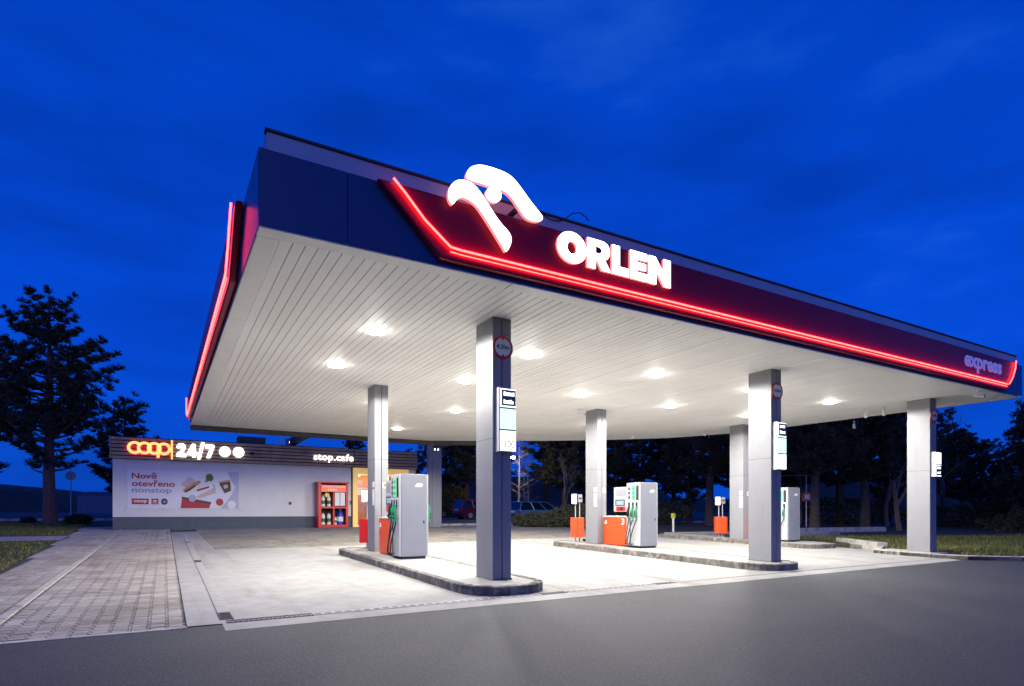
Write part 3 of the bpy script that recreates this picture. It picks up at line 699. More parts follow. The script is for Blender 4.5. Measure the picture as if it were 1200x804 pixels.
for (px, py) in ((1015, 484), (1036, 481), (1001, 497)):
    p = at_z(px, py, ZS - .12); e = tag(empty('spotlight', (p.x, p.y, ZS - .002)), 'small white spotlight hanging from the soffit near the outer column', 'spotlight', 'hanging spotlights by the outer column')
    b = MB(); b.lathe([(.03, 0), (.03, -.05), (.012, -.05), (.012, -.12)], n=10); b.build('stem', M['white'], e, smooth=True)
    b = MB(); b.lathe([(.03, -.10), (.045, -.12), (.055, -.27), (.05, -.275)], n=12); b.build('lamp_head', M['white'], e, smooth=True)
for (rx, ry), lab in ((r1, 'small white twin floodlight on the rear column by the kiosk end'), (r0, 'small white twin floodlight on the dark post above the kiosk roof')):
    z_ = 5.02 if ry < 32 else 5.28
    e = tag(empty('floodlight', (rx, ry - .02, z_)), lab, 'floodlight')
    for s in (-.1, .1):
        b = MB(); b.box(s - .045, s + .045, -.12, .015, -.06, .06); hd = b.build('lamp_head', M['white'], e, bevel=.01)
        b = MB(); b.box(s - .035, s + .035, -.126, -.122, -.05, .05); b.build('lens', M['coffee_glow'], hd)

# ================================================================== SIGNS ON THE COLUMNS
def height_sign(cx, cy, pz, label):
    e = tag(empty('height_sign', (cx + .18, cy - .012, pz)), label, 'sign')
    def disc(n_, r, y0, y1, m, seg=28):
        b = MB(); b.prism([(r * math.cos(2 * math.pi * i / seg), r * math.sin(2 * math.pi * i / seg)) for i in range(seg)], lambda u, v: (u, y0, v), lambda u, v: (u, y1, v)); return b.build(n_, m, e)
    d = disc('ring', .20, -.004, -.018, M['signred']); disc('face', .155, -.018, -.022, M['signwhite'])
    for s in (-1, 1):
        b = MB(); b.add([(-.035, -.024, s * .158), (.035, -.024, s * .158), (0, -.024, s * .11)], [(0, 1, 2) if s > 0 else (2, 1, 0)]); b.build('arrow', M['signred'], e)
    me = text_mesh('4,20m', (-.125, .125, -.04, .045), (0, -.0225, 0), (1, 0, 0), (0, 0, 1), .003, bold=.02); link('lettering', me, M['ink_black'], e)
for i, lab in ((0, 'round red ringed height limit sign on the column nearest the island kerb drain'), (1, 'round red ringed height limit sign on the middle front column'), (2, 'round red ringed height limit sign on the outer column by the grass')):
    cx, cy = COLS[i]; z_ = at_y((588, 909.5, 1094.5)[i], (407.5, 458.5, 487.5)[i], cy).z
    height_sign(cx, cy, z_, lab)
def lightbox(i, px, ytop, cells, label):
    cx, cy = COLS[i]; z1 = at_y(px, ytop, cy - .1).z
    e = tag(empty('price_lightbox', (cx + .07, cy, z1)), label, 'lightbox')
    z = 0; W = .315
    b = MB(); b.box(-.02, .0, -.13, -.004, -sum(c[1] for c in cells), 0); b.build('side_panel', M['white'], e, bevel=.004)
    b = MB(); b.box(.004, W - .004, -.112, -.006, -sum(c[1] for c in cells) + .004, -.004); b.build('housing', M['box_dark'], e)
    for kind, hh in cells:
        b = MB(); b.box(0, W, -.12, -.1125, z - hh + .013, z - .013); bx = b.build('light_cell', {'g': M['box_green'], 'w': M['box_white'], 'd': M['box_white'], 'n': M['box_white']}[kind], e, bevel=.006)
        if kind == 'd':
            b = MB(); b.box(.035, W - .008, -.125, -.1215, z - hh + .04, z - .035); b.build('dark_field', M['box_dark'], bx)
            for q in (0, 1):
                zc = z - .10 - q * .135
                b = MB(); random.seed(i * 7 + q)
                u = .07
                while u < W - .06:                         # a bright line of print, too small to read
                    wd = random.uniform(.025, .045); hgt = random.uniform(.05, .075); b.box(u, u + wd, -.1285, -.1255, zc - .035, zc - .035 + hgt); u += wd + .006
                b.build('print_line', M['box_white'], bx)
        if kind == 'n':
            me = text_mesh('100', (.10, W - .03, z - hh + .07, z - hh + .19), (0, -.121, 0), (1, 0, 0), (0, 0, 1), .003, bold=0); link('lettering', me, M['box_grey'], bx)
        z -= hh
lightbox(0, 590, 454.5, [('d', .34), ('g', .37), ('n', .37)], 'tall three-part glowing price box on the column nearest the drain corner')
lightbox(1, 909, 494, [('d', .36), ('g', .37), ('n', .37)], 'three-part glowing price box with green cell on the middle front column')
lightbox(2, 1096, 529.5, [('w', .36), ('d', .36)], 'two-part glowing price box on the outer column by the grass')
# stickers on the rear columns
for i, lab in ((3, 'white notice plates on the rear column next to the kiosk side pump'), (4, 'white notice plates on the rear column beside pump three'), (5, 'white notice plates on the rear column of the outer island')):
    cx, cy = COLS[i]; e = tag(empty('notice_plate', (cx, cy, gz(cy) + 1.35)), lab, 'notice')
    b = MB(); b.box(-.012, -.004, .02, .17, 0, .42); b.build('plate', M['white'], e, bevel=.003)
    b = MB(); b.box(-.012, -.004, .02, .17, .47, .62); b.build('plate', M['white'], e, bevel=.003)
    b = MB(); b.box(.21, .33, -.012, -.004, .45, .60); b.build('plate', M['white'], e, bevel=.003)
    b = MB(); b.box(.24, .29, -.015, -.0125, .49, .56); b.build('mark', M['orange'], e)

# ================================================================== PUMPS
M['terminal'] = mat('terminal_grey', (.40, .405, .42), .4, noise=.04, nscale=5)
M['screen_dark'] = mat('screen_frame', (.05, .055, .06), .3)
def make_pump():
    e = empty('fuel_pump', (0, 0, 0))
    WX, WY, HT = .68, .60, 1.95
    b = MB(); b.box(.03, WX - .03, .0, WY, .06, HT); b.build('body', M['pump'], e, bevel=.012)
    b = MB(); b.box(.05, WX - .05, .02, WY - .02, -.005, .06); b.build('plinth', M['dark'], e)
    for s, x0 in ((-1, 0), (1, WX)):
        X = lambda a, b_: (x0 + (a if s > 0 else -b_), x0 + (b_ if s > 0 else -a))
        def bx(n, a0, a1, y0, y1, z0, z1, m, par=e, bev=.004):
            q = MB(); x0_, x1_ = X(a0, a1); q.box(x0_, x1_, y0, y1, z0, z1); return q.build(n, m, par, bevel=bev, seg=1)
        fp = bx('face_panel', -.028, .012, .008, WY - .008, .07, HT - .01, M['pump_light'])
        bx('display', .013, .018, .06, .17, 1.42, 1.86, M['black'], fp)
        bx('display', .013, .018, .20, .37, 1.42, 1.86, M['green_panel'], fp)
        bx('display', .013, .018, .41, .53, 1.42, 1.86, M['pump'], fp)
        for q in range(3): bx('digit_row', .019, .021, .43, .51, 1.48 + q * .13, 1.54 + q * .13, M['black'], fp, 0)
        for q in range(3): bx('digit_row', .019, .021, .25, .32, 1.48 + q * .13, 1.545 + q * .13, M['ink_green'], fp, 0)
        bx('holster_panel', .013, .03, .05, WY - .05, .95, 1.38, M['pump_light'], fp)
        for q in range(3):
            yc = .13 + q * .165
            bx('holster', .031, .036, yc - .042, yc + .042, 1.18, 1.36, M['black'], fp)
            n_ = MB(); n_.tube([(x0 + s * .06, yc, .93), (x0 + s * .075, yc, 1.02), (x0 + s * .085, yc, 1.12), (x0 + s * .05, yc, 1.24)], [.022, .032, .034, .02], 8)
            n_.box(x0 + (s * .075 if s > 0 else -.14), x0 + (.14 if s > 0 else -.075), yc - .014, yc + .014, .96, 1.0)
            nz_ = n_.build('nozzle', M['green'] if q < 2 else M['black'], fp, smooth=True)
            g_ = MB(); g_.tube([(x0 + s * .10, yc, .93), (x0 + s * .115, yc, 1.0), (x0 + s * .10, yc, 1.1)], .017, 6); g_.build('grip', M['black'], nz_, smooth=True)
            c_ = MB(); c_.tube([(x0 + s * .055, yc, .84), (x0 + s * .06, yc, .93)], .026, 8); c_.build('coupling', M['green'] if q != 1 else M['chrome'], nz_)
            bulge = (.06, .10, .05)[q]; ysw = (.16, .12, .05)[q]
            h_ = MB(); pts = []
            for k in range(13):
                t = k / 12; ang = math.pi * t
                z = .84 - .74 * math.sin(min(1, t * 1.25) * math.pi / 2) if t < .8 else .10 + (t - .8) * .12
                pts.append((x0 + s * (.05 + bulge * math.sin(ang)), yc + ysw * math.sin(ang * .9) * (1 if q < 1 else .6) + .09 * t, z))
            h_.tube(pts, .016, 7); h_.build('hose', M['black'], e, smooth=True)
        bx('hose_channel', .013, .026, .41, .44, .10, .9, M['black'], fp)
    for yy0, yy1 in ((-.004, -.0005), (WY + .0005, WY + .004)):
        b = MB(); b.box(.055, WX - .055, yy0, yy1, .12, 1.52); sd_ = b.build('service_door', M['pump'], e, bevel=.002, seg=1)
        b = MB(); b.box(WX - .12, WX - .09, yy0 - .006, yy1 + .006, .82, .88); b.build('lock', M['dark'], sd_)
    # pale emblem on the end face
    b = MB(); b.prism([(.36, 1.66), (.40, 1.73), (.52, 1.74), (.56, 1.70), (.52, 1.655), (.44, 1.65)], lambda u, v: (u, -.0005, v), lambda u, v: (u, -.004, v)); b.build('emblem', M['ink_white'], e)
    b = MB(); b.box(.05, WX - .05, WY, WY + .10, 1.1, 1.8); b.build('terminal_bracket', M['galv'], e)
    # payment terminal on the far side and low cabinet
    b = MB(); b.box(.10, WX - .10, WY + .06, WY + .72, 1.08, 1.84); tm = b.build('payment_terminal', M['terminal'], e, bevel=.015)
    for s, xf in ((-1, .10), (1, WX - .10)):
        a0, a1 = (xf - .006, xf - .001) if s < 0 else (xf + .001, xf + .006)
        b = MB(); b.box(a0, a1, WY + .20, WY + .64, 1.26, 1.45); b.build('screen_frame', M['screen_dark'], tm)
        b = MB(); b.box(a0 - .003, a1 + .003, WY + .25, WY + .59, 1.29, 1.42); b.build('screen', M['screen'], tm)
        b = MB(); b.box(a0, a1, WY + .16, WY + .62, 1.56, 1.78); b.build('notice_panel', M['pump'], tm)
        b = MB(); b.box(a0, a1, WY + .18, WY + .60, 1.10, 1.24); b.build('card_reader', M['red'], tm)
        b = MB(); b.box(a0 - .004, a1 + .004, WY + .28, WY + .42, 1.12, 1.22); b.build('keypad', M['black'], tm)
        b = MB(); b.box(a0, a1, WY + .14, WY + .64, 1.45, 1.475); b.build('bezel', M['pump'], tm)
    b = MB(); b.box(.10, WX - .10, WY + .02, WY + 1.22, .05, .92); cb = b.build('low_cabinet', M['orange'], e, bevel=.012)
    b = MB(); b.box(.12, WX - .12, WY + .04, WY + 1.20, 0, .05); b.build('cabinet_plinth', M['dark'], e)
    b = MB(); b.box(.09, WX - .09, WY + .015, WY + 1.23, .92, .95); b.build('cabinet_top', M['white'], e, bevel=.004)
    b = MB(); b.box(.094, .0985, WY + 1.04, WY + 1.18, .70, .73); b.box(.094, .0985, WY + 1.07, WY + 1.15, .74, .80); b.build('pump_symbol', M['ink_white'], cb)
    return e
def number_on(p, n):
    me = text_mesh(n, (0, .12, .68, .87), (.0965, .60 + .34, 0), (0, -1, 0), (0, 0, 1), .003, bold=.03)
    link('number', me, M['ink_white'], p)
p0 = make_pump()
PUMPS = [(4.60, 12.9, 'grey fuel pump with green nozzles on the island next to the kiosk'), (12.09, 13.2, 'grey fuel pump with orange cabinet numbered 3 on the middle island'), (19.2, 13.35, 'grey fuel pump on the outer island beside the grass verge')]
allp = [p0, copy_tree(p0), copy_tree(p0)]
for e, (x, y, lab) in zip(allp, PUMPS):
    e.location = (x, y, gz(y) + .143); tag(e, lab, 'fuel pump', 'fuel pumps on the islands')
number_on(allp[1], '3')

def make_service():
    e = empty('service_post', (0, 0, 0))
    b = MB(); b.box(-.12, .12, -.12, .12, 0, .02); b.build('base_plate', M['galv'], e)
    for s in (-1, 1):
        b = MB(); b.tube([(s * .07, 0, .02), (s * .07, 0, 1.5)], .02, 8); b.build('upright', M['galv'], e, smooth=True)
    for s in (-1, 1):
        b = MB(); b.prism([(-.215, .16), (.215, .16), (.225, .82), (-.225, .82)], lambda u, v: ((-.225 if s < 0 else .003) , u * 0.9, v), lambda u, v: ((-.003 if s < 0 else .225), u * .9, v)); bn = b.build('waste_bin', M['orange'], e, bevel=.012)
    b = MB(); b.box(-.20, -.02, -.11, .11, 1.28, 1.62); b.build('towel_dispenser', M['white'], e, bevel=.015)
    b = MB(); b.box(.02, .16, -.09, .09, 1.34, 1.60); db = b.build('glove_dispenser', M['pump'], e, bevel=.01)
    b = MB(); b.box(.05, .14, -.094, -.0905, 1.44, 1.5); b.build('slot', M['black'], db)
    b = MB(); b.lathe([(.10, .02), (.13, .05), (.13, .10), (.11, .11)], (.30, -.05, 0), 12); b.build('bucket', M['black'], e, smooth=True)
    return e
s0 = make_service()
for e, (x, y, lab) in zip([s0, copy_tree(s0), copy_tree(s0)], [(4.93, 16.3, 'red waste bin and towel post on the island next to the kiosk'), (12.1, 16.3, 'orange waste bin and white towel dispenser post on the middle island'), (19.35, 16.45, 'orange waste bin and white towel dispenser post on the outer island')]):
    e.location = (x, y, gz(y) + .143); e.rotation_euler = (0, 0, R(-38)); tag(e, lab, 'bin post', 'waste bin posts on the islands')
    if lab.startswith('red'):
        for c in e.children:
            if c.name.startswith('waste_bin'): c.material_slots[0].link = 'OBJECT'; c.material_slots[0].material = M['red']
# bollard marker behind the outer lane
q = gp(789, 624); e = tag(empty('marker_post', q), 'thin post with yellow green marker head beside the soil bed', 'marker post')
b = MB(); b.tube([(0, 0, -.02), (0, 0, .75)], .055, 10); b.build('post', M['white'], e, smooth=True)
b = MB(); b.box(-.11, .11, -.05, .05, .72, .98); b.build('marker_head', M['yellowpost'], e, bevel=.03)

# ================================================================== KIOSK
YK = 32.77; KG = .655; KX0, KX1 = -2.05, 12.64; KT = 4.95; FB = 3.93
kio = tag(empty('kiosk', ((KX0 + KX1) / 2, YK + 4, KG)), 'white rendered kiosk with dark plinth and brown slatted fascia carrying lit signs', 'kiosk'); KO = kio.location
PX0, PX1 = 9.02, 12.2
b = MB(); b.box(KX0, PX0 - .06, YK, YK + .3, 1.25, KT - .08); b.build('wall', M['wall'], kio, KO)
b = MB(); b.box(KX0, PX0 - .06, YK - .012, YK + .3, KG - .05, 1.248); b.build('plinth', M['plinth'], kio, KO)
b = MB(); b.box(KX0, KX0 + .3, YK + .302, YK + 8, KG - .05, KT - .08); b.build('wall', M['wall'], kio, KO)
b = MB(); b.box(KX1 - .3, KX1, YK + .002, YK + 8, KG - .05, KT - .08); b.build('wall', M['wall'], kio, KO)
b = MB(); b.box(PX1 + .002, KX1 - .302, YK + .02, YK + .3, KG - .05, KT - .1); b.build('wall', M['wall'], kio, KO)
b = MB(); b.box(KX0 + .3, KX1 - .3, YK + 7.7, YK + 8, KG - .05, KT - .08); b.build('wall', M['wall'], kio, KO)
rf = MB().box(KX0, KX1, YK, YK + 8, KT - .078, KT).build('roof', M['roof'], kio, KO)
b = MB(); b.box(3.3, 4.6, YK + .8, YK + 1.8, KT, KT + .45); b.build('roof_unit', M['roof'], rf, KO, bevel=.02)
b = MB(); b.tube([(5.5, YK + 1.5, KT), (5.5, YK + 1.5, KT + .9)], .05, 8); b.build('roof_pipe', M['white'], rf, KO)
# slatted fascia: backing, 6 slats in two lengths, end post
b = MB(); b.box(KX0 - .05, KX1 + .02, YK - .10, YK - .005, FB, KT + .01); b.build('fascia_backing', M['slatback'], kio, KO)
for seg, (xa, xb) in enumerate(((KX0 - .08, 9.0), (9.04, KX1 + .05))):
    for k in range(6):
        z0 = FB + .01 + k * .172
        b = MB(); b.box(xa, xb, YK - .16, YK - .101, z0, z0 + .125); b.build('slat', M['wood'], kio, KO, bevel=.006, seg=1)
b = MB(); b.box(KX0 - .11, KX0 - .082, YK - .17, YK + .3, FB, KT + .02); b.build('fascia_end', M['wood'], kio, KO)
# lit lettering
YS = YK - .165
zc = (FB + KT) / 2 + .02
sgn = MB().box(-1.55, .2, YS - .006, YS - .0005, zc - .03, zc + .03)
sb = sgn.build('sign_rail', M['redback'], kio, KO, bevel=0)
M['red_side'] = emat('red_letter_return', (1, .04, .015), 3.5, (.6, .05, .03))
def arc_ribbon(name, cx, cz, r, w, a0, a1, extra=None, par=None, m=None):
    n = 26; b = MB(); P = []
    for i in range(n + 1):
        a = R(a0 + (a1 - a0) * i / n); P.append(((cx + (r + w) * math.cos(a), cz + (r + w) * math.sin(a)), (cx + (r - w) * math.cos(a), cz + (r - w) * math.sin(a))))
    y0, y1 = YS - .07, YS - .006
    for (o0, i0), (o1, i1) in zip(P, P[1:]):
        vs_ = [(o0[0], y0, o0[1]), (o1[0], y0, o1[1]), (i1[0], y0, i1[1]), (i0[0], y0, i0[1]), (o0[0], y1, o0[1]), (o1[0], y1, o1[1]), (i1[0], y1, i1[1]), (i0[0], y1, i0[1])]
        b.add(vs_, [(0, 1, 2, 3), (7, 6, 5, 4), (0, 4, 5, 1), (3, 2, 6, 7)])
    if extra: b.box(*extra)
    me = b.mesh(name); me.transform(Matrix.Translation(-KO)); lit_faces(me, M['orange_glow'], M['red_side'], (0, -1, 0)); link(name, me, None, par)
zc = (FB + KT) / 2 + .02; rr_ = .235
arc_ribbon('letter', -1.19, zc, rr_, .062, 35, 325, par=sb)
arc_ribbon('letter', -.80, zc, rr_, .062, 0, 360, par=sb)
arc_ribbon('letter', -.41, zc, rr_, .062, 0, 360, par=sb)
arc_ribbon('letter', -.02, zc, rr_, .062, 0, 360, extra=(-.318, -.194, YS - .071, YS - .006, zc - .43, zc), par=sb)
b = MB(); b.box(.27, .345, YS - .06, YS - .004, FB + .06, KT - .06); b.build('divider_bar', M['orange_glow'], kio, KO)
for ch, xa, xb in (('2', .50, .90), ('4', .96, 1.36), ('/', 1.38, 1.68), ('7', 1.72, 2.10)):
    poly_letter(kio, ch, xa, xb, FB + .19 if ch != '/' else FB + .12, KT - .19 if ch != '/' else KT - .1, YS - .004, .05, KO, M['white_glow'], M['white_glow'])
for cx in (2.58, 3.20):
    b = MB(); b.prism([(cx + .25 * math.cos(R(a)), zc + .25 * math.sin(R(a))) for a in range(0, 360, 12)], lambda u, v: (u, YS - .004, v), lambda u, v: (u, YS - .06, v)); dsc = b.build('lit_disc', M['coffee_glow'], kio, KO)
me = text_mesh('stop.cafe', (6.85, 8.95, 4.14, 4.62), (0, YS - .004, 0), (1, 0, 0), (0, 0, 1), .05, bold=.012, spacing=1.08); me.transform(Matrix.Translation(-KO)); link('lettering', me, emat('cafe_letter_light', (1, .98, .97), 2.2), kio)
# portal and shopfront
b = MB(); b.box(PX0 - .055, PX0 + .22, YK - .05, YK + .45, KG - .02, FB - .005); b.build('portal_frame', M['yellow'], kio, KO, bevel=.006)
b = MB(); b.box(PX1 - .22, PX1, YK - .05, YK + .45, KG - .02, FB - .005); b.build('portal_frame', M['yellow'], kio, KO, bevel=.006)
b = MB(); b.box(PX0 + .222, PX1 - .222, YK - .048, YK + .45, 3.62, FB - .006); b.build('portal_frame', M['yellow'], kio, KO, bevel=.006)
gx0, gx1 = PX0 + .225, PX1 - .225
dw = (gx1 - gx0) / 3
for k in range(3):
    xa = gx0 + k * dw; xb = xa + dw; z0, z1 = KG + .0, 3.615
    b = MB(); b.box(xa, xa + .05, YK + .30, YK + .36, z0, z1); b.box(xb - .05, xb, YK + .30, YK + .36, z0, z1); b.box(xa + .051, xb - .051, YK + .30, YK + .36, z1 - .06, z1); b.box(xa + .051, xb - .051, YK + .30, YK + .36, z0, z0 + .1); b.box(xa + .051, xb - .051, YK + .30, YK + .36, 2.78, 2.84)
    fr = b.build('door_frame', M['ink_white'], kio, KO)
    b = MB(); b.box(xa + .051, xb - .051, YK + .325, YK + .335, z0 + .101, 2.779); b.build('pane', M['glass'], fr, KO)
    b = MB(); b.box(xa + .051, xb - .051, YK + .325, YK + .335, 2.841, z1 - .061); b.build('pane', M['glass'], fr, KO)
b = MB(); b.box(KX0 + .31, KX1 - .31, YK + .31, YK + 7.6, KG - .04, KG - .005); b.build('shop_floor', M['concrete2'], kio, KO)
b = MB(); b.box(7.0, 12.3, YK + 3.2, YK + 3.25, KG, 4.0); b.build('shop_back_wall', M['orangewood'], kio, KO)
# orange board racks standing inside the glass
for k, xa in enumerate((9.30, 10.9)):
    e = tag(empty('display_rack', (xa, YK + .55, KG)), ('orange slatted display rack behind the glass beside the portal frame', 'orange slatted display rack further inside the kiosk entrance')[k], 'rack')
    for q in range(9): MB().box(0, .62, 0, .05, .06 + q * .21, .24 + q * .21).build('board', M['orangewood'], e, bevel=.006, seg=1)
    MB().box(.02, .06, .05, .30, 0, 1.95).build('post', M['ink_tan'], e); MB().box(.56, .60, .05, .30, 0, 1.95).build('post', M['ink_tan'], e)
for k, (xa, za, m_) in enumerate(((9.33, 2.42, 'ink_white'), (9.62, 2.40, 'ink_brown'), (9.33, 2.9, 'ink_pink'))):
    e = tag(MB().box(0, .26, 0, .012, 0, .34).build('poster', M[m_], None), ('white poster stuck inside the kiosk glass', 'brown poster stuck inside the kiosk glass', 'pink poster on the glass above the kiosk door')[k], 'poster'); e.location = (xa, YK + .305 - .02, za)
il = bpy.data.lights.new('shop_light', 'AREA'); il.energy = 130; il.size = 2.2; il.color = (1, .72, .36); io = bpy.data.objects.new('shop_light', il); col.objects.link(io); io.parent = kio; io.location = Vector((10.6, YK + 1.6, 3.85)) - KO
il = bpy.data.lights.new('portal_light', 'AREA'); il.shape = 'RECTANGLE'; il.energy = 22; il.size = 2.6; il.size_y = .12; il.color = (1, .75, .4); io = bpy.data.objects.new('portal_light', il); col.objects.link(io); io.parent = kio; io.location = Vector((10.6, YK + .12, 3.60)) - KO
b = MB(); b.box(PX0 - .135, PX0 - .06, YK - .07, YK + .01, KG - .02, FB - .004); b.build('corner_post', M['dark'], kio, KO, bevel=.004)
b = MB(); b.box(5.62, 5.74, YK - .05, YK - .001, 1.86, 2.0); b.build('wall_socket', M['dark'], kio, KO, bevel=.01)
b = MB(); b.box(3.72, 3.92, YK - .20, YK - .165, 4.36, 4.5); b.build('wall_camera', M['dark'], kio, KO, bevel=.01)
# banner
BX0, BX1, BZ0, BZ1 = -1.49, 3.22, 1.66, 3.47
ban = tag(empty('banner', ((BX0 + BX1) / 2, YK - .03, BZ0)), 'wide pale vinyl banner with red lettering and grocery picture on the kiosk wall', 'banner'); BO = ban.location
nx, nz_ = 48, 20; V = []; Fq = []
for j in range(nz_ + 1):
    for i in range(nx + 1):
        u = BX0 + (BX1 - BX0) * i / nx; v = BZ0 + (BZ1 - BZ0) * j / nz_
        V.append((u - BO.x, YK - .022 - .006 * math.sin(u * 5 + v * 3) * math.sin(v * 4) - BO.y, v - BO.z))
for j in range(nz_):
    for i in range(nx): Fq.append((j * (nx + 1) + i, j * (nx + 1) + i + 1, (j + 1) * (nx + 1) + i + 1, (j + 1) * (nx + 1) + i))
me = bpy.data.meshes.new('sheet'); me.from_pydata(V, [], Fq); link('sheet', me, M['banner'], ban)
BW, BH = BX1 - BX0, BZ1 - BZ0
def bpt(u, v): return (BX0 + (u - 80) / 1030 * BW, BZ1 - (v - 85) / 355 * BH)      # picture coordinates of the zoomed banner
def btext(s, u0, u1, v0, v1, m, bold=.02, d=0):
    a = bpt(u0, v1); c = bpt(u1, v0)
    me = text_mesh(s, (a[0], c[0], a[1], c[1]), (0, YK - .031 - d, 0), (1, 0, 0), (0, 0, 1), .002, bold=bold); me.transform(Matrix.Translation(-BO)); link('lettering', me, M[m], ban)
def bshape(name, pts, m, d=0):
    P = [bpt(*p) for p in pts]; b = MB(); b.prism(P, lambda u, v: (u, YK - .0302 - d, v), lambda u, v: (u, YK - .0318 - d, v)); b.build(name, M[m], ban, BO)
def circ(u, v, r, n=18): return [(u + r * math.cos(2 * math.pi * i / n), v + r * math.sin(2 * math.pi * i / n)) for i in range(n)]
btext('Nov\u011b', 120, 338, 112, 170, 'ink_red'); btext('otev\u0159eno', 120, 502, 182, 240, 'ink_red'); btext('nonstop', 120, 472, 256, 312, 'ink_grey')
bshape('logo_patch', [(120, 352), (266, 352), (266, 405), (120, 405)], 'ink_red'); btext('coop', 136, 252, 366, 396, 'ink_white', .03, .002)
bshape('logo_patch', [(290, 352), (352, 352), (352, 405), (290, 405)], 'ink_red'); bshape('logo_mark', [(304, 366), (338, 366), (338, 378), (304, 378)], 'ink_white', .002); bshape('logo_mark', [(300, 388), (342, 388), (342, 394), (300, 394)], 'ink_white', .002)
bshape('logo_patch', circ(405, 379, 30), 'ink_black'); bshape('logo_mark', [(390, 372), (420, 368), (418, 390), (396, 392)], 'ink_grey', .002)
bshape('tone_patch', [(1000, 85), (1110, 85), (1110, 440), (930, 440), (985, 380), (1045, 300), (1075, 230), (1030, 160)], 'ink_pale')  # flat grey-blue patch of the banner print
bshape('tone_patch', circ(1040, 405, 42), 'banner', .001)
bshape('basket', [(566, 340), (640, 352), (838, 388), (822, 439), (552, 439)], 'ink_red', .001); bshape('basket_rim', [(560, 330), (840, 380), (838, 402), (566, 350)], 'ink_brown', .003)
bshape('paper_wrap', [(555, 215), (590, 180), (640, 140), (690, 175), (660, 215), (600, 245)], 'ink_pink', .001)
bshape('bread', [(572, 270), (600, 245), (700, 180), (735, 175), (742, 195), (700, 225), (640, 275), (590, 296)], 'ink_tan', .002); bshape('filling', [(590, 275), (640, 245), (690, 215), (700, 225), (640, 268), (600, 290)], 'ink_brown', .003)
bshape('carton', [(620, 300), (690, 250), (850, 200), (888, 290), (720, 345), (650, 350)], 'ink_white', .003); bshape('carton_side', [(695, 330), (868, 240), (888, 292), (720, 348)], 'ink_pink', .0045); bshape('carton_end', [(850, 200), (872, 220), (888, 290), (868, 245)], 'ink_grey', .005)
bshape('print_line', [(700, 262), (820, 225), (822, 243), (706, 280)], 'ink_red', .005)
bshape('egg', circ(662, 345, 34), 'ink_pale', .004)
bshape('broccoli_stalk', [(775, 190), (795, 165), (815, 172), (800, 188)], 'ink_green', .002); bshape('broccoli', [(790, 165), (788, 130), (806, 110), (838, 108), (860, 132), (860, 165), (838, 182), (812, 175)], 'ink_green', .003)
bshape('cup', [(916, 196), (1026, 176), (1034, 268), (970, 294)], 'ink_brown', .002); bshape('cup_rim', [(912, 182), (1020, 160), (1026, 178), (918, 200)], 'ink_tan', .003); bshape('cup_mark', [(955, 215), (1000, 206), (1004, 240), (965, 250)], 'ink_pink', .004)
bshape('tomato', circ(922, 380, 36), 'ink_red', .002)
for (u, v) in [(BX0, BZ0), (BX1, BZ0), (BX0, BZ1), (BX1, BZ1)]:
    dx = -.16 if u == BX0 else .16; dz = -.16 if v == BZ0 else .16
    MB().tube([(u, YK - .03, v), (u + dx, YK - .012, v + dz)], .008, 5).build('tie_cord', M['galv'], ban, BO)
for k in range(5):
    for z0, s in ((BZ0, -1), (BZ1, 1)):
        u = BX0 + BW * (k + .5) / 5; MB().tube([(u, YK - .03, z0 - s * .02), (u, YK - .012, z0 + s * .09)], .006, 5).build('tie_cord', M['galv'], ban, BO)

# ---- red bottle cabinet at the wall
CX0, CX1, CY0, CY1, CZ0, CZ1 = 6.92, 8.48, 31.85, 32.72, gz(32) + .01, 3.0
cab = tag(empty('display_cabinet', ((CX0 + CX1) / 2, CY1, CZ0)), 'red metal display cabinet with shelves of bottles against the kiosk wall', 'cabinet'); KO2 = cab.location
def cb_(name, m, *a, bev=.006, par=None): return MB().box(*a).build(name, M[m], par or cab, KO2, bevel=bev, seg=1)
cb_('side_panel', 'red', CX0, CX0 + .16, CY0, CY1, CZ0, CZ1); cb_('side_panel', 'red', CX1 - .12, CX1, CY0, CY1, CZ0, CZ1)
cb_('back_panel', 'dark', CX0 + .161, CX1 - .121, CY1 - .04, CY1, CZ0, CZ1); cb_('top_panel', 'red', CX0 - .05, CX1 + .03, CY0 - .05, CY1, CZ1 + .001, CZ1 + .07)
cb_('base', 'red', CX0 + .161, CX1 - .121, CY0 + .002, CY1 - .041, CZ0, CZ0 + .16); cb_('shelf', 'red', CX0 + .161, CX1 - .121, CY0 + .004, CY1 - .041, CZ0 + 1.02, CZ0 + 1.12)
cb_('divider', 'red', CX0 + .76, CX0 + .84, CY0 + .003, CY1 - .041, CZ0 + .161, CZ1 - .46)
hd = cb_('header', 'orange', CX0 + .161, CX1 - .121, CY0 + .02, CY0 + .06, CZ1 - .46, CZ1 - .1); hd.data.materials[0] = mat('header_lit', (.7, .1, .03), .4, emit=(1, .13, .04), estr=.55)
for z0, z1 in ((CZ1 - .22, CZ1 - .16), (CZ1 - .40, CZ1 - .30)):
    b = MB(); u = CX0 + .24 if z0 > CZ1 - .3 else CX0 + .5
    while u < (CX1 - .2 if z0 > CZ1 - .3 else CX0 + .95): wd = random.uniform(.04, .09); b.box(u, u + wd, CY0 + .012, CY0 + .0195, z0, z1); u += wd + .02
    b.build('print_line', M['ink_white'], hd, KO2)
for u in (CX0 + .87, CX0 + 1.15):
    cb_('price_sheet', 'white', u, u + .25, CY0 + .05, CY0 + .056, CZ0 + 1.16, CZ0 + 1.86, bev=0)
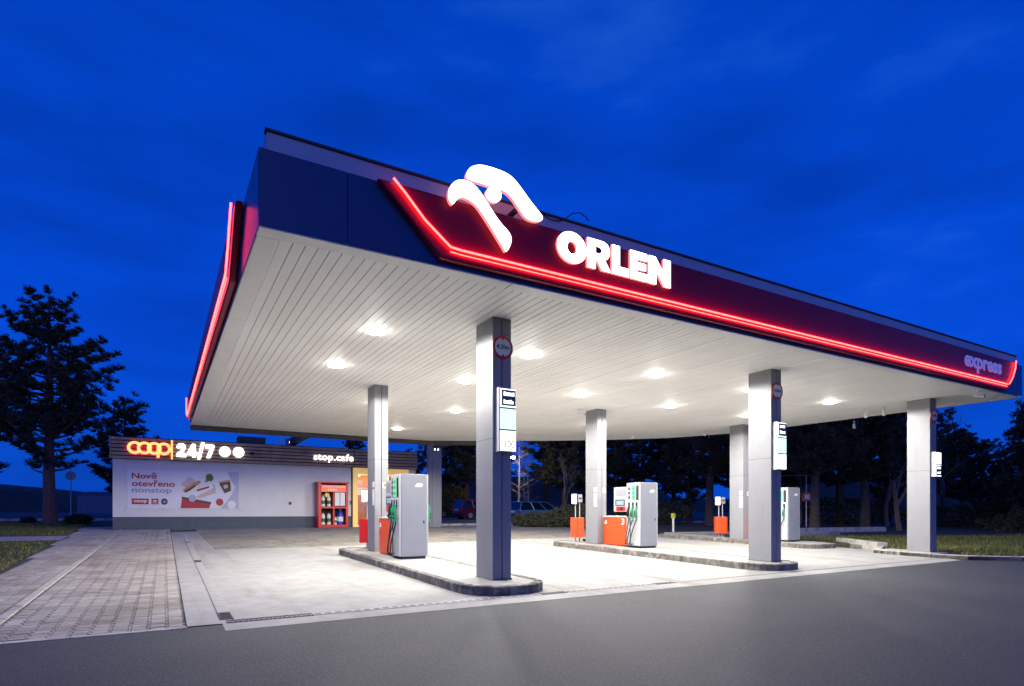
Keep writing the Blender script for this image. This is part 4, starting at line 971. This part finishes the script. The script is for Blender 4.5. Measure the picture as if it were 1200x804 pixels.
def bottle(name, x, y, z, r, h_, body, cap, label):
    e = tag(empty(name, (x, y, z)), label, 'bottle')
    MB().lathe([(r, 0), (r, h_ * .68), (r * .75, h_ * .80), (r * .35, h_ * .88), (r * .35, h_ * .9)], n=14).build('body', M[body], e, smooth=True)
    MB().lathe([(r * .4, h_ * .9), (r * .4, h_)], n=10).build('cap', M[cap], e, smooth=True)
    b = MB(); b.lathe([(r * 1.02, h_ * .2), (r * 1.02, h_ * .5)], n=14); b.build('wrapper', M['ink_white' if body != 'ink_white' else 'ink_green'], e)
bottle('bottle', CX0 + .30, CY0 + .25, CZ0 + 1.125, .10, .62, 'ink_white', 'ink_tan', 'white bottle on the upper shelf of the red cabinet by the outer side')
bottle('bottle', CX0 + .60, CY0 + .25, CZ0 + 1.125, .10, .62, 'ink_white', 'ink_tan', 'white bottle on the upper shelf of the red cabinet by the divider')
bottle('bottle', CX0 + .30, CY0 + .25, CZ0 + .165, .10, .66, 'ink_white', 'black', 'white bottle on the lower shelf of the red cabinet by the outer side')
bottle('bottle', CX0 + .60, CY0 + .25, CZ0 + .165, .10, .66, 'ink_white', 'black', 'white bottle on the lower shelf of the red cabinet by the divider')
M['blue'] = mat('blue_barrel', (.01, .05, .45), .4)
bottle('canister', CX0 + 1.21, CY0 + .32, CZ0 + .165, .17, .82, 'blue', 'blue', 'blue canister on the lower shelf of the red cabinet')
bottle('bottle', CX0 + .94, CY0 + .22, CZ0 + .165, .07, .45, 'ink_white', 'red', 'small white bottle with red cap next to the blue canister')
e = tag(empty('warning_disc', (CX0 + .46, CY0 + .03, CZ0 + 1.72)), 'yellow round sticker on the red cabinet front', 'sticker'); MB().prism(circ(0, 0, .12), lambda u, v: (u, 0, v), lambda u, v: (u, -.01, v)).build('disc', mat('sticker_yellow', (.7, .6, .05), .5), e)
e = tag(empty('wall_hook', (8.82, YK, 2.05)), 'small black hose holder on the wall beside the red cabinet', 'hook'); MB().tube([(0, 0, 0), (0, -.15, .03), (0, -.2, -.08), (0, -.14, -.16)], .025, 8).build('hook', M['black'], e, smooth=True); MB().box(-.05, .05, -.02, -.001, -.1, .1).build('plate', M['galv'], e)

# ================================================================== CARS
def make_car(name, paint, L, Wd, Ht, wagon, label, loc, rz):
    e = tag(empty(name, loc, rz), label, 'car', 'cars in the car park'); hw = Wd / 2
    # x along the car, rear at 0
    zb, zbelt = .22, Ht * .60
    low = [(0.02, zb + .12), (.0, .55), (.03, zbelt), (L * .72, zbelt + .02), (L * .93, zbelt - .12), (L, .58), (L - .02, zb + .1), (L * .9, zb), (.15, zb)]
    secs = [(-hw + .05, .0), (-hw, .0), (hw, 0), (hw - .05, 0)]
    b = MB(); n = len(low)
    prof = []
    for yy, sh in ((-hw + .10, .04), (-hw + .02, .012), (-hw, .0)):
        prof.append((yy, sh))
    full = [(-hw + .12, .05), (-hw + .03, .015), (-hw, 0), (hw, 0), (hw - .03, .015), (hw - .12, .05)]
    V = []
    cxm, czm = L / 2, .6
    full = [(-hw + .03, .96), (-hw, .90)]
    for yy, sc_ in [(-hw + .10, .985), (-hw, .965), (hw, .965), (hw - .10, .985)]: pass
    ringsY = [(-hw, .962), (-hw + .04, .985), (-hw + .12, 1.0), (hw - .12, 1.0), (hw - .04, .985), (hw, .962)]
    for yy, k in ringsY:
        for (x, z) in low: V.append((cxm + (x - cxm) * k, yy, czm + (z - czm) * (k if k > .98 else k)))
    Fq = [tuple(range(n)), tuple(range(5 * n, 6 * n))[::-1]]
    for r_ in range(5):
        for i in range(n): Fq.append((r_ * n + i, r_ * n + (i + 1) % n, (r_ + 1) * n + (i + 1) % n, (r_ + 1) * n + i))
    b.add(V, Fq); body = b.build('body', paint, e, smooth=True)
    # cabin: roof with tumblehome
    rx0, rx1 = (.30, L * .52) if wagon else (.75, L * .50)
    bx0, bx1 = (.06, L * .74) if wagon else (.25, L * .73)
    zt = Ht; ti = .20
    def cabin(i0, z_in=0): return None
    base = [(bx0, -hw + .06), (bx1, -hw + .06), (bx1, hw - .06), (bx0, hw - .06)]; top = [(rx0, -hw + ti), (rx1, -hw + ti), (rx1, hw - ti), (rx0, hw - ti)]
    b = MB(); b.add([(x, y, zbelt - .01) for x, y in base] + [(x, y, zt - .05) for x, y in top], [(3, 2, 1, 0), (4, 5, 6, 7), (0, 1, 5, 4), (1, 2, 6, 5), (2, 3, 7, 6), (3, 0, 4, 7)]); b.build('window_glass', M['carglass'], e)
    b = MB(); tx = [(rx0 - .06, -hw + ti - .02), (rx1 + .05, -hw + ti - .02), (rx1 + .05, hw - ti + .02), (rx0 - .06, hw - ti + .02)]
    b.add([(x, y, zt - .07) for x, y in tx] + [(x * .97 + .03 * L * .3, y * .9, zt) for x, y in tx], [(3, 2, 1, 0), (4, 5, 6, 7), (0, 1, 5, 4), (1, 2, 6, 5), (2, 3, 7, 6), (3, 0, 4, 7)]); b.build('roof', paint, e, bevel=.03)
    def lerp(a, c, t): return (a[0] + (c[0] - a[0]) * t, a[1] + (c[1] - a[1]) * t)
    for s in (-1, 1):
        for t in (0.0, .36, .68, 1.0):
            yb_, yt_ = s * (hw - .055), s * (hw - ti + .008)
            xb_ = bx0 + (bx1 - bx0) * t; xt_ = rx0 + (rx1 - rx0) * t
            b = MB(); b.tube([(xb_, yb_, zbelt - .02), (xt_, yt_, zt - .05)], .045, 6); b.build('pillar', paint, e)
    for xw in (L * .19, L * .80):
        for s in (-1, 1):
            b = MB(); b.tube([(xw, s * (hw - .22), .32), (xw, s * (hw + .005), .32)], .325, 20); wh = b.build('wheel', M['black'], e, smooth=True)
            b = MB(); b.tube([(xw, s * (hw + .006), .32), (xw, s * (hw + .018), .32)], .21, 14); b.build('rim', M['galv'], wh)
    for s in (-1, 1):
        b = MB(); b.box(-.012, .10, s * (hw - .09) - .10, s * (hw - .09) + .085, zbelt - .30, zbelt - .06); b.build('tail_light', mat('tail_lamp', (.35, .01, .01), .2), e, bevel=.02)
        b = MB(); b.box(L - .16, L - .01, s * (hw - .2) - .12, s * (hw - .2) + .12, .60, .74); b.build('headlight', M['ink_white'], e, bevel=.02)
        b = MB(); b.box(L * .62, L * .62 + .12, s * (hw + .06) - .08, s * (hw + .06) + .08, zbelt + .02, zbelt + .16); b.build('mirror', paint, e, bevel=.02)
    b = MB(); b.box(-.02, -.012, -.26, .26, .72, .84); b.build('number_plate', M['ink_white'], e)
    b = MB(); b.box(-.03, .12, -hw + .1, hw - .1, .36, .56); b.build('bumper', M['black'], e, bevel=.03)
    return e
P1 = Vector((21.6, 36.9)); make_car('station_wagon', car_paint('paint_steel_blue', (.10, .22, .33)), 4.7, 1.8, 1.52, True, 'steel blue station wagon parked half behind the low hedge', (21.75, 37.1, gz(37.1) - .02), R(2))
make_car('parked_car', car_paint('paint_maroon', (.16, .012, .03)), 4.4, 1.85, 1.62, True, 'dark maroon sport utility car parked beside the grey front column', (20.7, 44.5, gz(44.5) - .02), R(1))
make_car('parked_car', car_paint('paint_blue', (.01, .03, .22)), 4.3, 1.75, 1.45, False, 'deep blue hatchback parked beyond the maroon car', (18.3, 50.2, gz(50) - .02), R(0))

# ================================================================== TREES
def tuft_mesh(name, C, D, rad, per, wid, up=.5):
    """needle tufts: thin triangles fanning from each centre C along D"""
    n = len(C); C = np.asarray(C); D = np.asarray(D)
    dirs = rng.normal(0, 1, (n, per, 3)); dirs /= np.linalg.norm(dirs, axis=2, keepdims=True)
    dirs = dirs * .8 + D[:, None, :] * .75; dirs[:, :, 2] += up * .3
    dirs /= np.linalg.norm(dirs, axis=2, keepdims=True)
    Ln = rng.uniform(.55, 1.0, (n, per, 1)) * np.asarray(rad).reshape(-1, 1, 1)
    side = np.cross(dirs, rng.normal(0, 1, (n, per, 3))); side /= np.linalg.norm(side, axis=2, keepdims=True) + 1e-9
    base = C[:, None, :] + dirs * Ln * .08
    tip = C[:, None, :] + dirs * Ln
    V = np.stack([base - side * wid * .35, base + side * wid * .35, tip + side * wid * .5, tip - side * wid * .5], 2).reshape(-1, 3)
    return tri_mesh(name, V, np.arange(len(V)).reshape(-1, 4))
def pine_data(seed, Ht, rad, cb, prof, nwh, tuft_r, per=22, wid=.045, droop=.1, lean=0, sub=5):
    rd = random.Random(seed); tr = MB(); C = []; D = []; Rr = []
    r0 = Ht * .022 + .06
    pts = [(lean * (t ** 1.5) * Ht * .1 + .04 * math.sin(t * 9 + seed), .04 * math.cos(t * 7 + seed), Ht * t) for t in [i / 12 for i in range(13)]]
    tr.tube(pts, [r0 * (1.15 if i == 0 else 1 - .93 * i / 12) for i in range(13)], 9)
    def trunk_at(z):
        t = max(0, min(.999, z / Ht)) * 12; i = int(t); f = t - i; a, c = pts[i], pts[i + 1]; return Vector((a[0] + (c[0] - a[0]) * f, a[1] + (c[1] - a[1]) * f, z))
    for wv in range(nwh):
        t = wv / (nwh - 1); z = Ht * (cb + (1 - cb) * (t ** .9)) * .985
        Lb = rad * prof(t); nb = rd.randint(4, 6) if t < .9 else 3
        a0 = rd.uniform(0, 6.28)
        for k in range(nb):
            if rd.random() < .10: continue
            a = a0 + 6.283 * k / nb + rd.uniform(-.35, .35); L = Lb * rd.uniform(.62, 1.15)
            if L < .15: L = .15
            p0 = trunk_at(z + rd.uniform(-.2, .2)); dirh = Vector((math.cos(a), math.sin(a), 0)); rise = rd.uniform(.05, .35) - droop
            bp = []
            for q in range(6):
                f = q / 5; bp.append(p0 + dirh * (L * f) + Vector((0, 0, L * (rise * f + .28 * f * f * (1 if droop < .3 else -.2)))))
            tr.tube([tuple(p) for p in bp], [max(.012, r0 * .28 * (1 - t * .6) * (1 - .85 * q / 5)) for q in range(6)], 5, cap=False)
            nt_ = max(2, int(L * sub))
            for q in range(nt_):
                f = .28 + .72 * (q + rd.random()) / nt_ if q < nt_ - 1 else 1.0
                i = min(4, int(f * 5)); ff = f * 5 - i; p = bp[i].lerp(bp[i + 1], ff)
                sd = Vector((-dirh.y, dirh.x, 0)) * rd.uniform(-1, 1) * L * .30 * (1.15 - f) * 1.3
                pp = p + sd + Vector((0, 0, rd.uniform(-.05, .22)))
                C.append(tuple(pp)); dd = (dirh * .5 + sd * .4 + Vector((0, 0, .7 if droop < .3 else .1))).normalized(); D.append(tuple(dd)); Rr.append(tuft_r * rd.uniform(.7, 1.25) * (1 - .25 * t))
    trm = tr.mesh('trunk', smooth=True); cm = tuft_mesh('crown', C, D, np.array(Rr), per, wid)
    return trm, cm
def tree(name, data, loc, rz, s, bark, leaf, label, group=None, cat='tree'):
    e = tag(empty(name, loc, rz), label, cat, group); e.scale = (s, s, s)
    trm, cm = data
    if not trm.materials: trm.materials.append(bark)
    if cm is not None and not cm.materials: cm.materials.append(leaf)
    link('trunk', trm, None, e)
    if cm is not None: link('crown', cm, None, e)
    return e
cone = lambda t: (.35 + .65 * min(1, t / .18)) * (1 - t) ** .62 + .05
wide = lambda t: (.55 + .45 * min(1, t / .3)) * (1 - t ** 2.2) ** .6 + .10
spruce = lambda t: (1 - t) ** .9 + .04
big = pine_data(3, 13.0, 4.3, .24, cone, 23, .40, per=56, wid=.030, sub=5)
q = pd(58, 33.5); tree('pine_tree', big, (q.x, q.y, q.z - .05), .6, 1, M['bark'], M['needle'], 'tall dark pine with reddish trunk standing on the lawn beside the kiosk')
pB = pine_data(5, 11.5, 3.8, .24, wide, 17, .50, per=36, wid=.045, sub=5)
pC = pine_data(9, 12.5, 3.6, .30, wide, 17, .50, per=36, wid=.045, sub=5, lean=.4)
pD = pine_data(21, 10.5, 3.6, .16, cone, 18, .46, per=36, wid=.045, sub=5)
pS = pine_data(33, 12.5, 3.4, .06, spruce, 26, .42, per=22, wid=.06, droop=.42, sub=6)
q = pd(146, 47); tree('pine_tree', pD, (q.x, q.y, q.z - .05), 1.2, .86, M['barkdark'], M['needle'], 'smaller bushy pine rising behind the kiosk roof end')
q = pd(-45, 36); tree('pine_tree', pB, (q.x, q.y, q.z - .05), 2.2, .95, M['barkdark'], M['needle'], 'pine with only a branch end showing past the tall lawn pine')
q = pd(414, 62); tree('pine_tree', pD, (q.x, q.y, q.z - .05), .3, .80, M['barkdark'], M['needle'], 'dark tree top showing above the stop cafe lettering')
TR_ = [(523, 66, 'B', .9), (548, 62, 'C', .95), (575, 66, 'D', 1.0), (640, 62, 'C', 1.05), (662, 56, 'B', 1.05), (695, 58, 'D', 1.0), (722, 54, 'B', 1.0), (752, 58, 'C', 1.05), (790, 60, 'B', .9), (808, 46, 'D', .85), (832, 42, 'C', .95), (868, 48, 'B', 1.0), (905, 46, 'D', 1.1), (930, 50, 'B', 1.1), (955, 36, 'C', .9), (985, 46, 'B', 1.1), (1014, 38.5, 'C', .88), (1040, 50, 'D', 1.1), (1075, 56, 'B', .95), (1105, 62, 'C', .80), (1128, 60, 'B', .78), (1150, 66, 'D', .85), (1245, 52, 'B', .9), (480, 75, 'B', .7)]
PD_ = {'B': pB, 'C': pC, 'D': pD}
LAB = ['dark pine at the end of the kiosk beside the rear column', 'leaning dark pine behind the blue hatchback', 'pointed dark pine behind the maroon car', 'leaning dark pine behind the birches', 'broad dark pine behind the station wagon bonnet', 'pointed dark pine behind the low hedge', 'broad dark pine behind the middle rear column', 'leaning dark pine above pump three', 'broad dark pine with sky showing under it past pump three', 'short pointed pine past the yellow marker post', 'pine trunk rising behind the yellow marker post', 'broad dark pine behind the outer bin post', 'pointed dark pine behind the outer rear column', 'broad dark pine behind the outer pump', 'leaning pine with bare trunk next to the vent pipes', 'broad dark pine between the two bare pine trunks', 'leaning pine with bare trunk at the long concrete edging', 'pointed dark pine behind the bare forked tree', 'broad dark pine behind the outer front column', 'small leaning pine beyond the outer price box', 'small broad pine beyond the grass verge', 'small pointed pine beside the distant spruce', 'broad pine hidden behind the larger spruce', 'far pine behind the kiosk roof']
for i, (px, dep, k, s) in enumerate(TR_):
    q = pd(px, dep); tree('pine_tree', PD_[k], (q.x, q.y, q.z - .05), i * 1.7, s, M['barkdark'], M['needle'], LAB[i], 'pines of the tree belt')
for px, dep, s, lab in ((1196, 42, .68, 'pointed spruce with drooping boughs at the far end of the grass verge'), (1232, 36, .95, 'larger spruce mostly past the end of the grass verge'), (1172, 58, .62, 'smaller distant spruce behind the verge')):
    q = pd(px, dep); tree('spruce_tree', pS, (q.x, q.y, q.z - .05), px, s, M['barkdark'], M['needle'], lab)
# bare trees
def bare(seed, Ht, spread, r0, depth=5, lean=(0, 0), up=.55):
    rd = random.Random(seed); b = MB()
    def grow(p, d, L, r, lv):
        pts = [p]; dd = d.copy(); rs = [r]
        for k in range(4):
            dd = (dd + Vector((rd.uniform(-.16, .16), rd.uniform(-.16, .16), rd.uniform(-.03, .12)))).normalized(); p = p + dd * (L / 4); pts.append(p); rs.append(r * (1 - .38 * (k + 1) / 4))
        b.tube([tuple(x) for x in pts], rs, 6 if lv < 2 else 4 if lv < 4 else 3, cap=False)
        if lv >= depth: return
        for k in range(rd.randint(2, 3) if lv < 3 else 3):
            ax = Vector((rd.uniform(-1, 1), rd.uniform(-1, 1), rd.uniform(-.2, .6))) * spread
            nd = (dd + ax).normalized(); st = pts[rd.choice((2, 3, 4, 4))]; grow(st, nd, L * rd.uniform(.58, .82), max(.008, r * rd.uniform(.45, .62)), lv + 1)
    grow(Vector((0, 0, -.05)), Vector((lean[0], lean[1], 1)).normalized(), Ht * .34, r0, 0)
    return b.mesh('trunk', smooth=True)
M['greybark'] = mat('grey_bark', (.15, .115, .09), .9, noise=.4, nscale=8)
for i, (px, dep, sd_, hh, sp, ln, lab) in enumerate(((1054, 36, 4, 9.5, .95, (-.3, .1), 'bare forked tree leaning over the grass behind the outer column'), (1040, 44, 8, 9, .8, (.1, 0), 'bare spreading tree in the shade behind the outer column'), (1108, 50, 12, 8.5, .85, (0, .1), 'bare twiggy tree beyond the grass verge'), (936, 44, 15, 7, .8, (.1, .1), 'bare shrubby tree by the vent pipes'), (664, 50, 17, 6, .8, (0, 0), 'bare low tree behind the hedge'))):
    q = pd(px, dep); tree('bare_tree', (bare(sd_, hh, sp, .17, 5, ln), None), (q.x, q.y, q.z), 0, 1, M['greybark'], None, lab)
for i, (px, dep, sd_, lab) in enumerate(((607.5, 52, 41, 'pale birch trunk lit by the street lamp'), (613.5, 54, 43, 'second slim pale birch beside the lamp'), (619, 57, 47, 'third slim pale birch behind the hedge'))):
    rd = random.Random(sd_); b = MB(); Hh = 8.5 - i; pts = [(.1 * math.sin(t * 3 + i), 0, Hh * t) for t in [k / 8 for k in range(9)]]; b.tube(pts, [.11 * (1 - .85 * k / 8) for k in range(9)], 7)
    for k in range(26):
        z = Hh * rd.uniform(.18, .95); a = rd.uniform(0, 6.28); L = rd.uniform(.6, 1.8) * (1.2 - z / Hh); p0_ = Vector((.1 * math.sin(z / Hh * 3 + i), 0, z)); d = Vector((math.cos(a), math.sin(a), .7)); d.normalize()
        pp = [p0_, p0_ + d * L * .5, p0_ + d * L + Vector((0, 0, -.05))]; b.tube([tuple(x) for x in pp], [.03, .02, .01], 4, cap=False)
        for q_ in range(4):
            a2 = a + rd.uniform(-1, 1); d2 = Vector((math.cos(a2), math.sin(a2), rd.uniform(-.3, .6))); st = p0_ + d * L * rd.uniform(.4, 1); b.tube([tuple(st), tuple(st + d2 * rd.uniform(.3, .7))], [.012, .006], 3, cap=False)
    q = pd(px, dep); tree('birch_tree', (b.mesh('trunk', smooth=True), None), (q.x, q.y, q.z - .05), 0, 1, M['birch'], None, lab)
# bushes
def bush(name, px, dep, rx, ry, hz, n, leaf, label, cat='bush', lw=.05):
    q = pd(px, dep); e = tag(empty(name, (q.x, q.y, q.z - .03), -YAW), label, cat)
    b = MB(); rd = random.Random(n)
    for k in range(9):
        a = rd.uniform(0, 6.28); b.tube([(0, 0, 0), (rx * .4 * math.cos(a), ry * .4 * math.sin(a), hz * .5), (rx * .8 * math.cos(a), ry * .8 * math.sin(a), hz * rd.uniform(.6, .95))], [.03, .02, .008], 4, cap=False)
    b.build('stem', M['barkdark'], e)
    u = rng.normal(0, 1, (n, 3)); u /= np.linalg.norm(u, axis=1, keepdims=True); rr = rng.uniform(.45, 1.0, (n, 1)) ** .5 * (1 + .18 * np.sin(u[:, 0:1] * 7) * np.cos(u[:, 1:2] * 6 + u[:, 2:3] * 5))
    C = u * rr * np.array([rx, ry, hz * .52]) + np.array([0, 0, hz * .5]); C = C[C[:, 2] > .02]
    link('crown', tuft_mesh('crown', C, u[:len(C)], np.full(len(C), .18), 8, lw), leaf, e)
bush('hedge', 636, 35.5, 1.9, .9, .8, 1100, M['needle'], 'dark low hedge in front of the steel blue station wagon', 'hedge')
bush('hedge', 676, 36, 1.7, 1.1, 1.35, 1000, M['needle'], 'dark low hedge between the station wagon and the bin post', 'hedge')
bush('bush', 531, 54, 1.5, 1.3, 3.0, 1100, M['leafyellow'], 'yellow green bush lit behind the parked cars')
bush('bush', 92, 33, .62, .5, .5, 350, M['leafbrown'], 'low brown bush at the foot of the tall lawn pine')
bush('bush', 33, 34, .3, .3, .25, 120, M['leafbrown'], 'tiny brown bush on the lawn near the kerb')
bush('bush', 760, 44, 3.2, 1.5, 1.6, 1200, M['needle'], 'dark undergrowth under the pines behind pump three', lw=.07)
bush('bush', 1120, 44, 4.5, 1.5, 1.5, 1500, M['needle'], 'dark undergrowth behind the grass verge', lw=.07)
bush('bush', 990, 46, 4.5, 1.5, 2.0, 1500, M['needle'], 'dark undergrowth between the tree trunks past the soil bed', lw=.07)

# ================================================================== BACKGROUND DETAILS
# street lamp in the car park, mostly behind the front column
q = pd(592, 50); e = tag(empty('street_lamp', q), 'lit street lamp on a thin pole in the car park', 'street lamp')
MB().tube([(0, 0, -.05), (0, 0, 5.1)], [.07, .045], 8).build('pole', M['galv'], e, smooth=True)
MB().tube([(0, 0, 5.08), (.25, -.1, 5.25), (.6, -.2, 5.3)], .03, 6).build('arm', M['galv'], e, smooth=True)
hd = MB().box(.45, .85, -.32, -.1, 5.26, 5.38).build('lamp_head', M['galv'], e, bevel=.03)
MB().box(.5, .8, -.3, -.12, 5.12, 5.258).build('lamp_lens', emat('street_lens', (1, .86, .6), 60), hd)
pl = bpy.data.lights.new('street_light', 'POINT'); pl.energy = 480; pl.color = (1, .82, .55); pl.shadow_soft_size = .12; po = bpy.data.objects.new('street_light', pl); col.objects.link(po); po.parent = e; po.location = (.65, -.3, 5.05)
# round road sign seen from behind
q = pd(83, 42); e = tag(empty('road_sign', q), 'round road sign seen from behind on a thin pole past the lawn', 'road sign')
MB().tube([(0, 0, -.05), (0, 0, 3.35)], .035, 8).build('pole', M['galv'], e, smooth=True)
b = MB(); b.prism(circ(0, 3.0, .32), lambda u, v: (u, .04, v), lambda u, v: (u, .05, v)); fc = b.build('sign_plate', mat('sign_back', (.55, .52, .45), .4, metal=.2), e)
for z_ in (2.85, 3.14): MB().box(-.17, .17, .012, .039, z_, z_ + .06).build('bracket', M['galv'], fc)
e.rotation_euler = (0, 0, R(10))
# vent pipes with a red notice
q = pd(951, 40); e = tag(empty('vent_pipes', q, -YAW - R(10)), 'pair of tall tank vent pipes with a red notice beside the soil bed', 'vent pipes')
for u in (-.33, .42): MB().tube([(u, 0, -.05), (u, 0, 4.05)], .04, 8).build('pipe', M['galv'], e, smooth=True)
for u in (-.33, .42): MB().tube([(u - .12, -.02, 4.05), (u + .12, .02, 4.1)], .09, 8).build('vent_cap', M['ink_tan'], e, smooth=True)
MB().tube([(-2.3, .02, 3.45), (-.33, .02, 3.45)], .03, 6).build('rail', M['galv'], e); MB().tube([(-2.3, .02, -.05), (-2.3, .02, 3.45)], .03, 6).build('pipe', M['galv'], e)
for z_ in (2.2, 1.35, .5): MB().tube([(-.33, 0, z_), (.42, 0, z_)], .02, 6).build('rail', M['galv'], e)
nb = MB().box(-.62, .05, -.07, -.045, 1.72, 2.3).build('notice', M['orange'], e, bevel=.01); MB().box(-.45, -.12, -.076, -.071, 1.85, 2.17).build('mark', M['ink_white'], nb)
# far hill and shed
def hill(name, pts, dep, thick):
    b = MB(); n = len(pts); V = []
    for (px, zt) in pts:
        d = ray(px, H)
        V += [(d.x * dep, d.y * dep, -3), (d.x * (dep + thick * .25), d.y * (dep + thick * .25), zt * .75), (d.x * (dep + thick * .5), d.y * (dep + thick * .5), zt), (d.x * (dep + thick), d.y * (dep + thick), -3)]
    Fq = []
    for i in range(n - 1):
        for k in range(3): Fq.append((4 * i + k, 4 * i + 4 + k, 4 * i + 5 + k, 4 * i + 1 + k))
    b.add(V, Fq); tag(b.build(name, M['hillmat'], None), kind='structure')
M['hillmat'] = mat('wooded_hill', (.03, .035, .03), .95, noise=.4, nscale=.05)
hill('hill', [(-500, 12), (-300, 24), (-120, 26), (0, 24), (60, 20.5), (130, 15.5), (220, 14), (340, 12), (480, 16), (520, 30), (700, 30), (760, 26), (790, 12), (860, 12), (900, 30), (1080, 30), (1150, 20), (1300, 24), (1900, 10)], 420, 120)
q = pd(112, 150); sh = tag(empty('metal_shed', (q.x, q.y, 1.15), -YAW), 'distant blue corrugated shed beyond the lawn', 'shed')
MB().box(-4.6, 6, 0, 8, -.1, 4.6).build('wall', M['barn'], sh)
for k in range(14): MB().box(-4.6 + k * .76, -4.45 + k * .76, -.12, -.001, -.1, 4.6).build('rib', M['barn'], sh)
MB().add([(-4.8, -.2, 4.6), (6.2, -.2, 4.6), (6.2, 8.2, 4.6), (-4.8, 8.2, 4.6), (-4.8, 4, 5.6), (6.2, 4, 5.6)], [(0, 1, 5, 4), (2, 3, 4, 5), (0, 4, 3), (1, 2, 5), (3, 2, 1, 0)]).build('roof', M['roof'], sh)
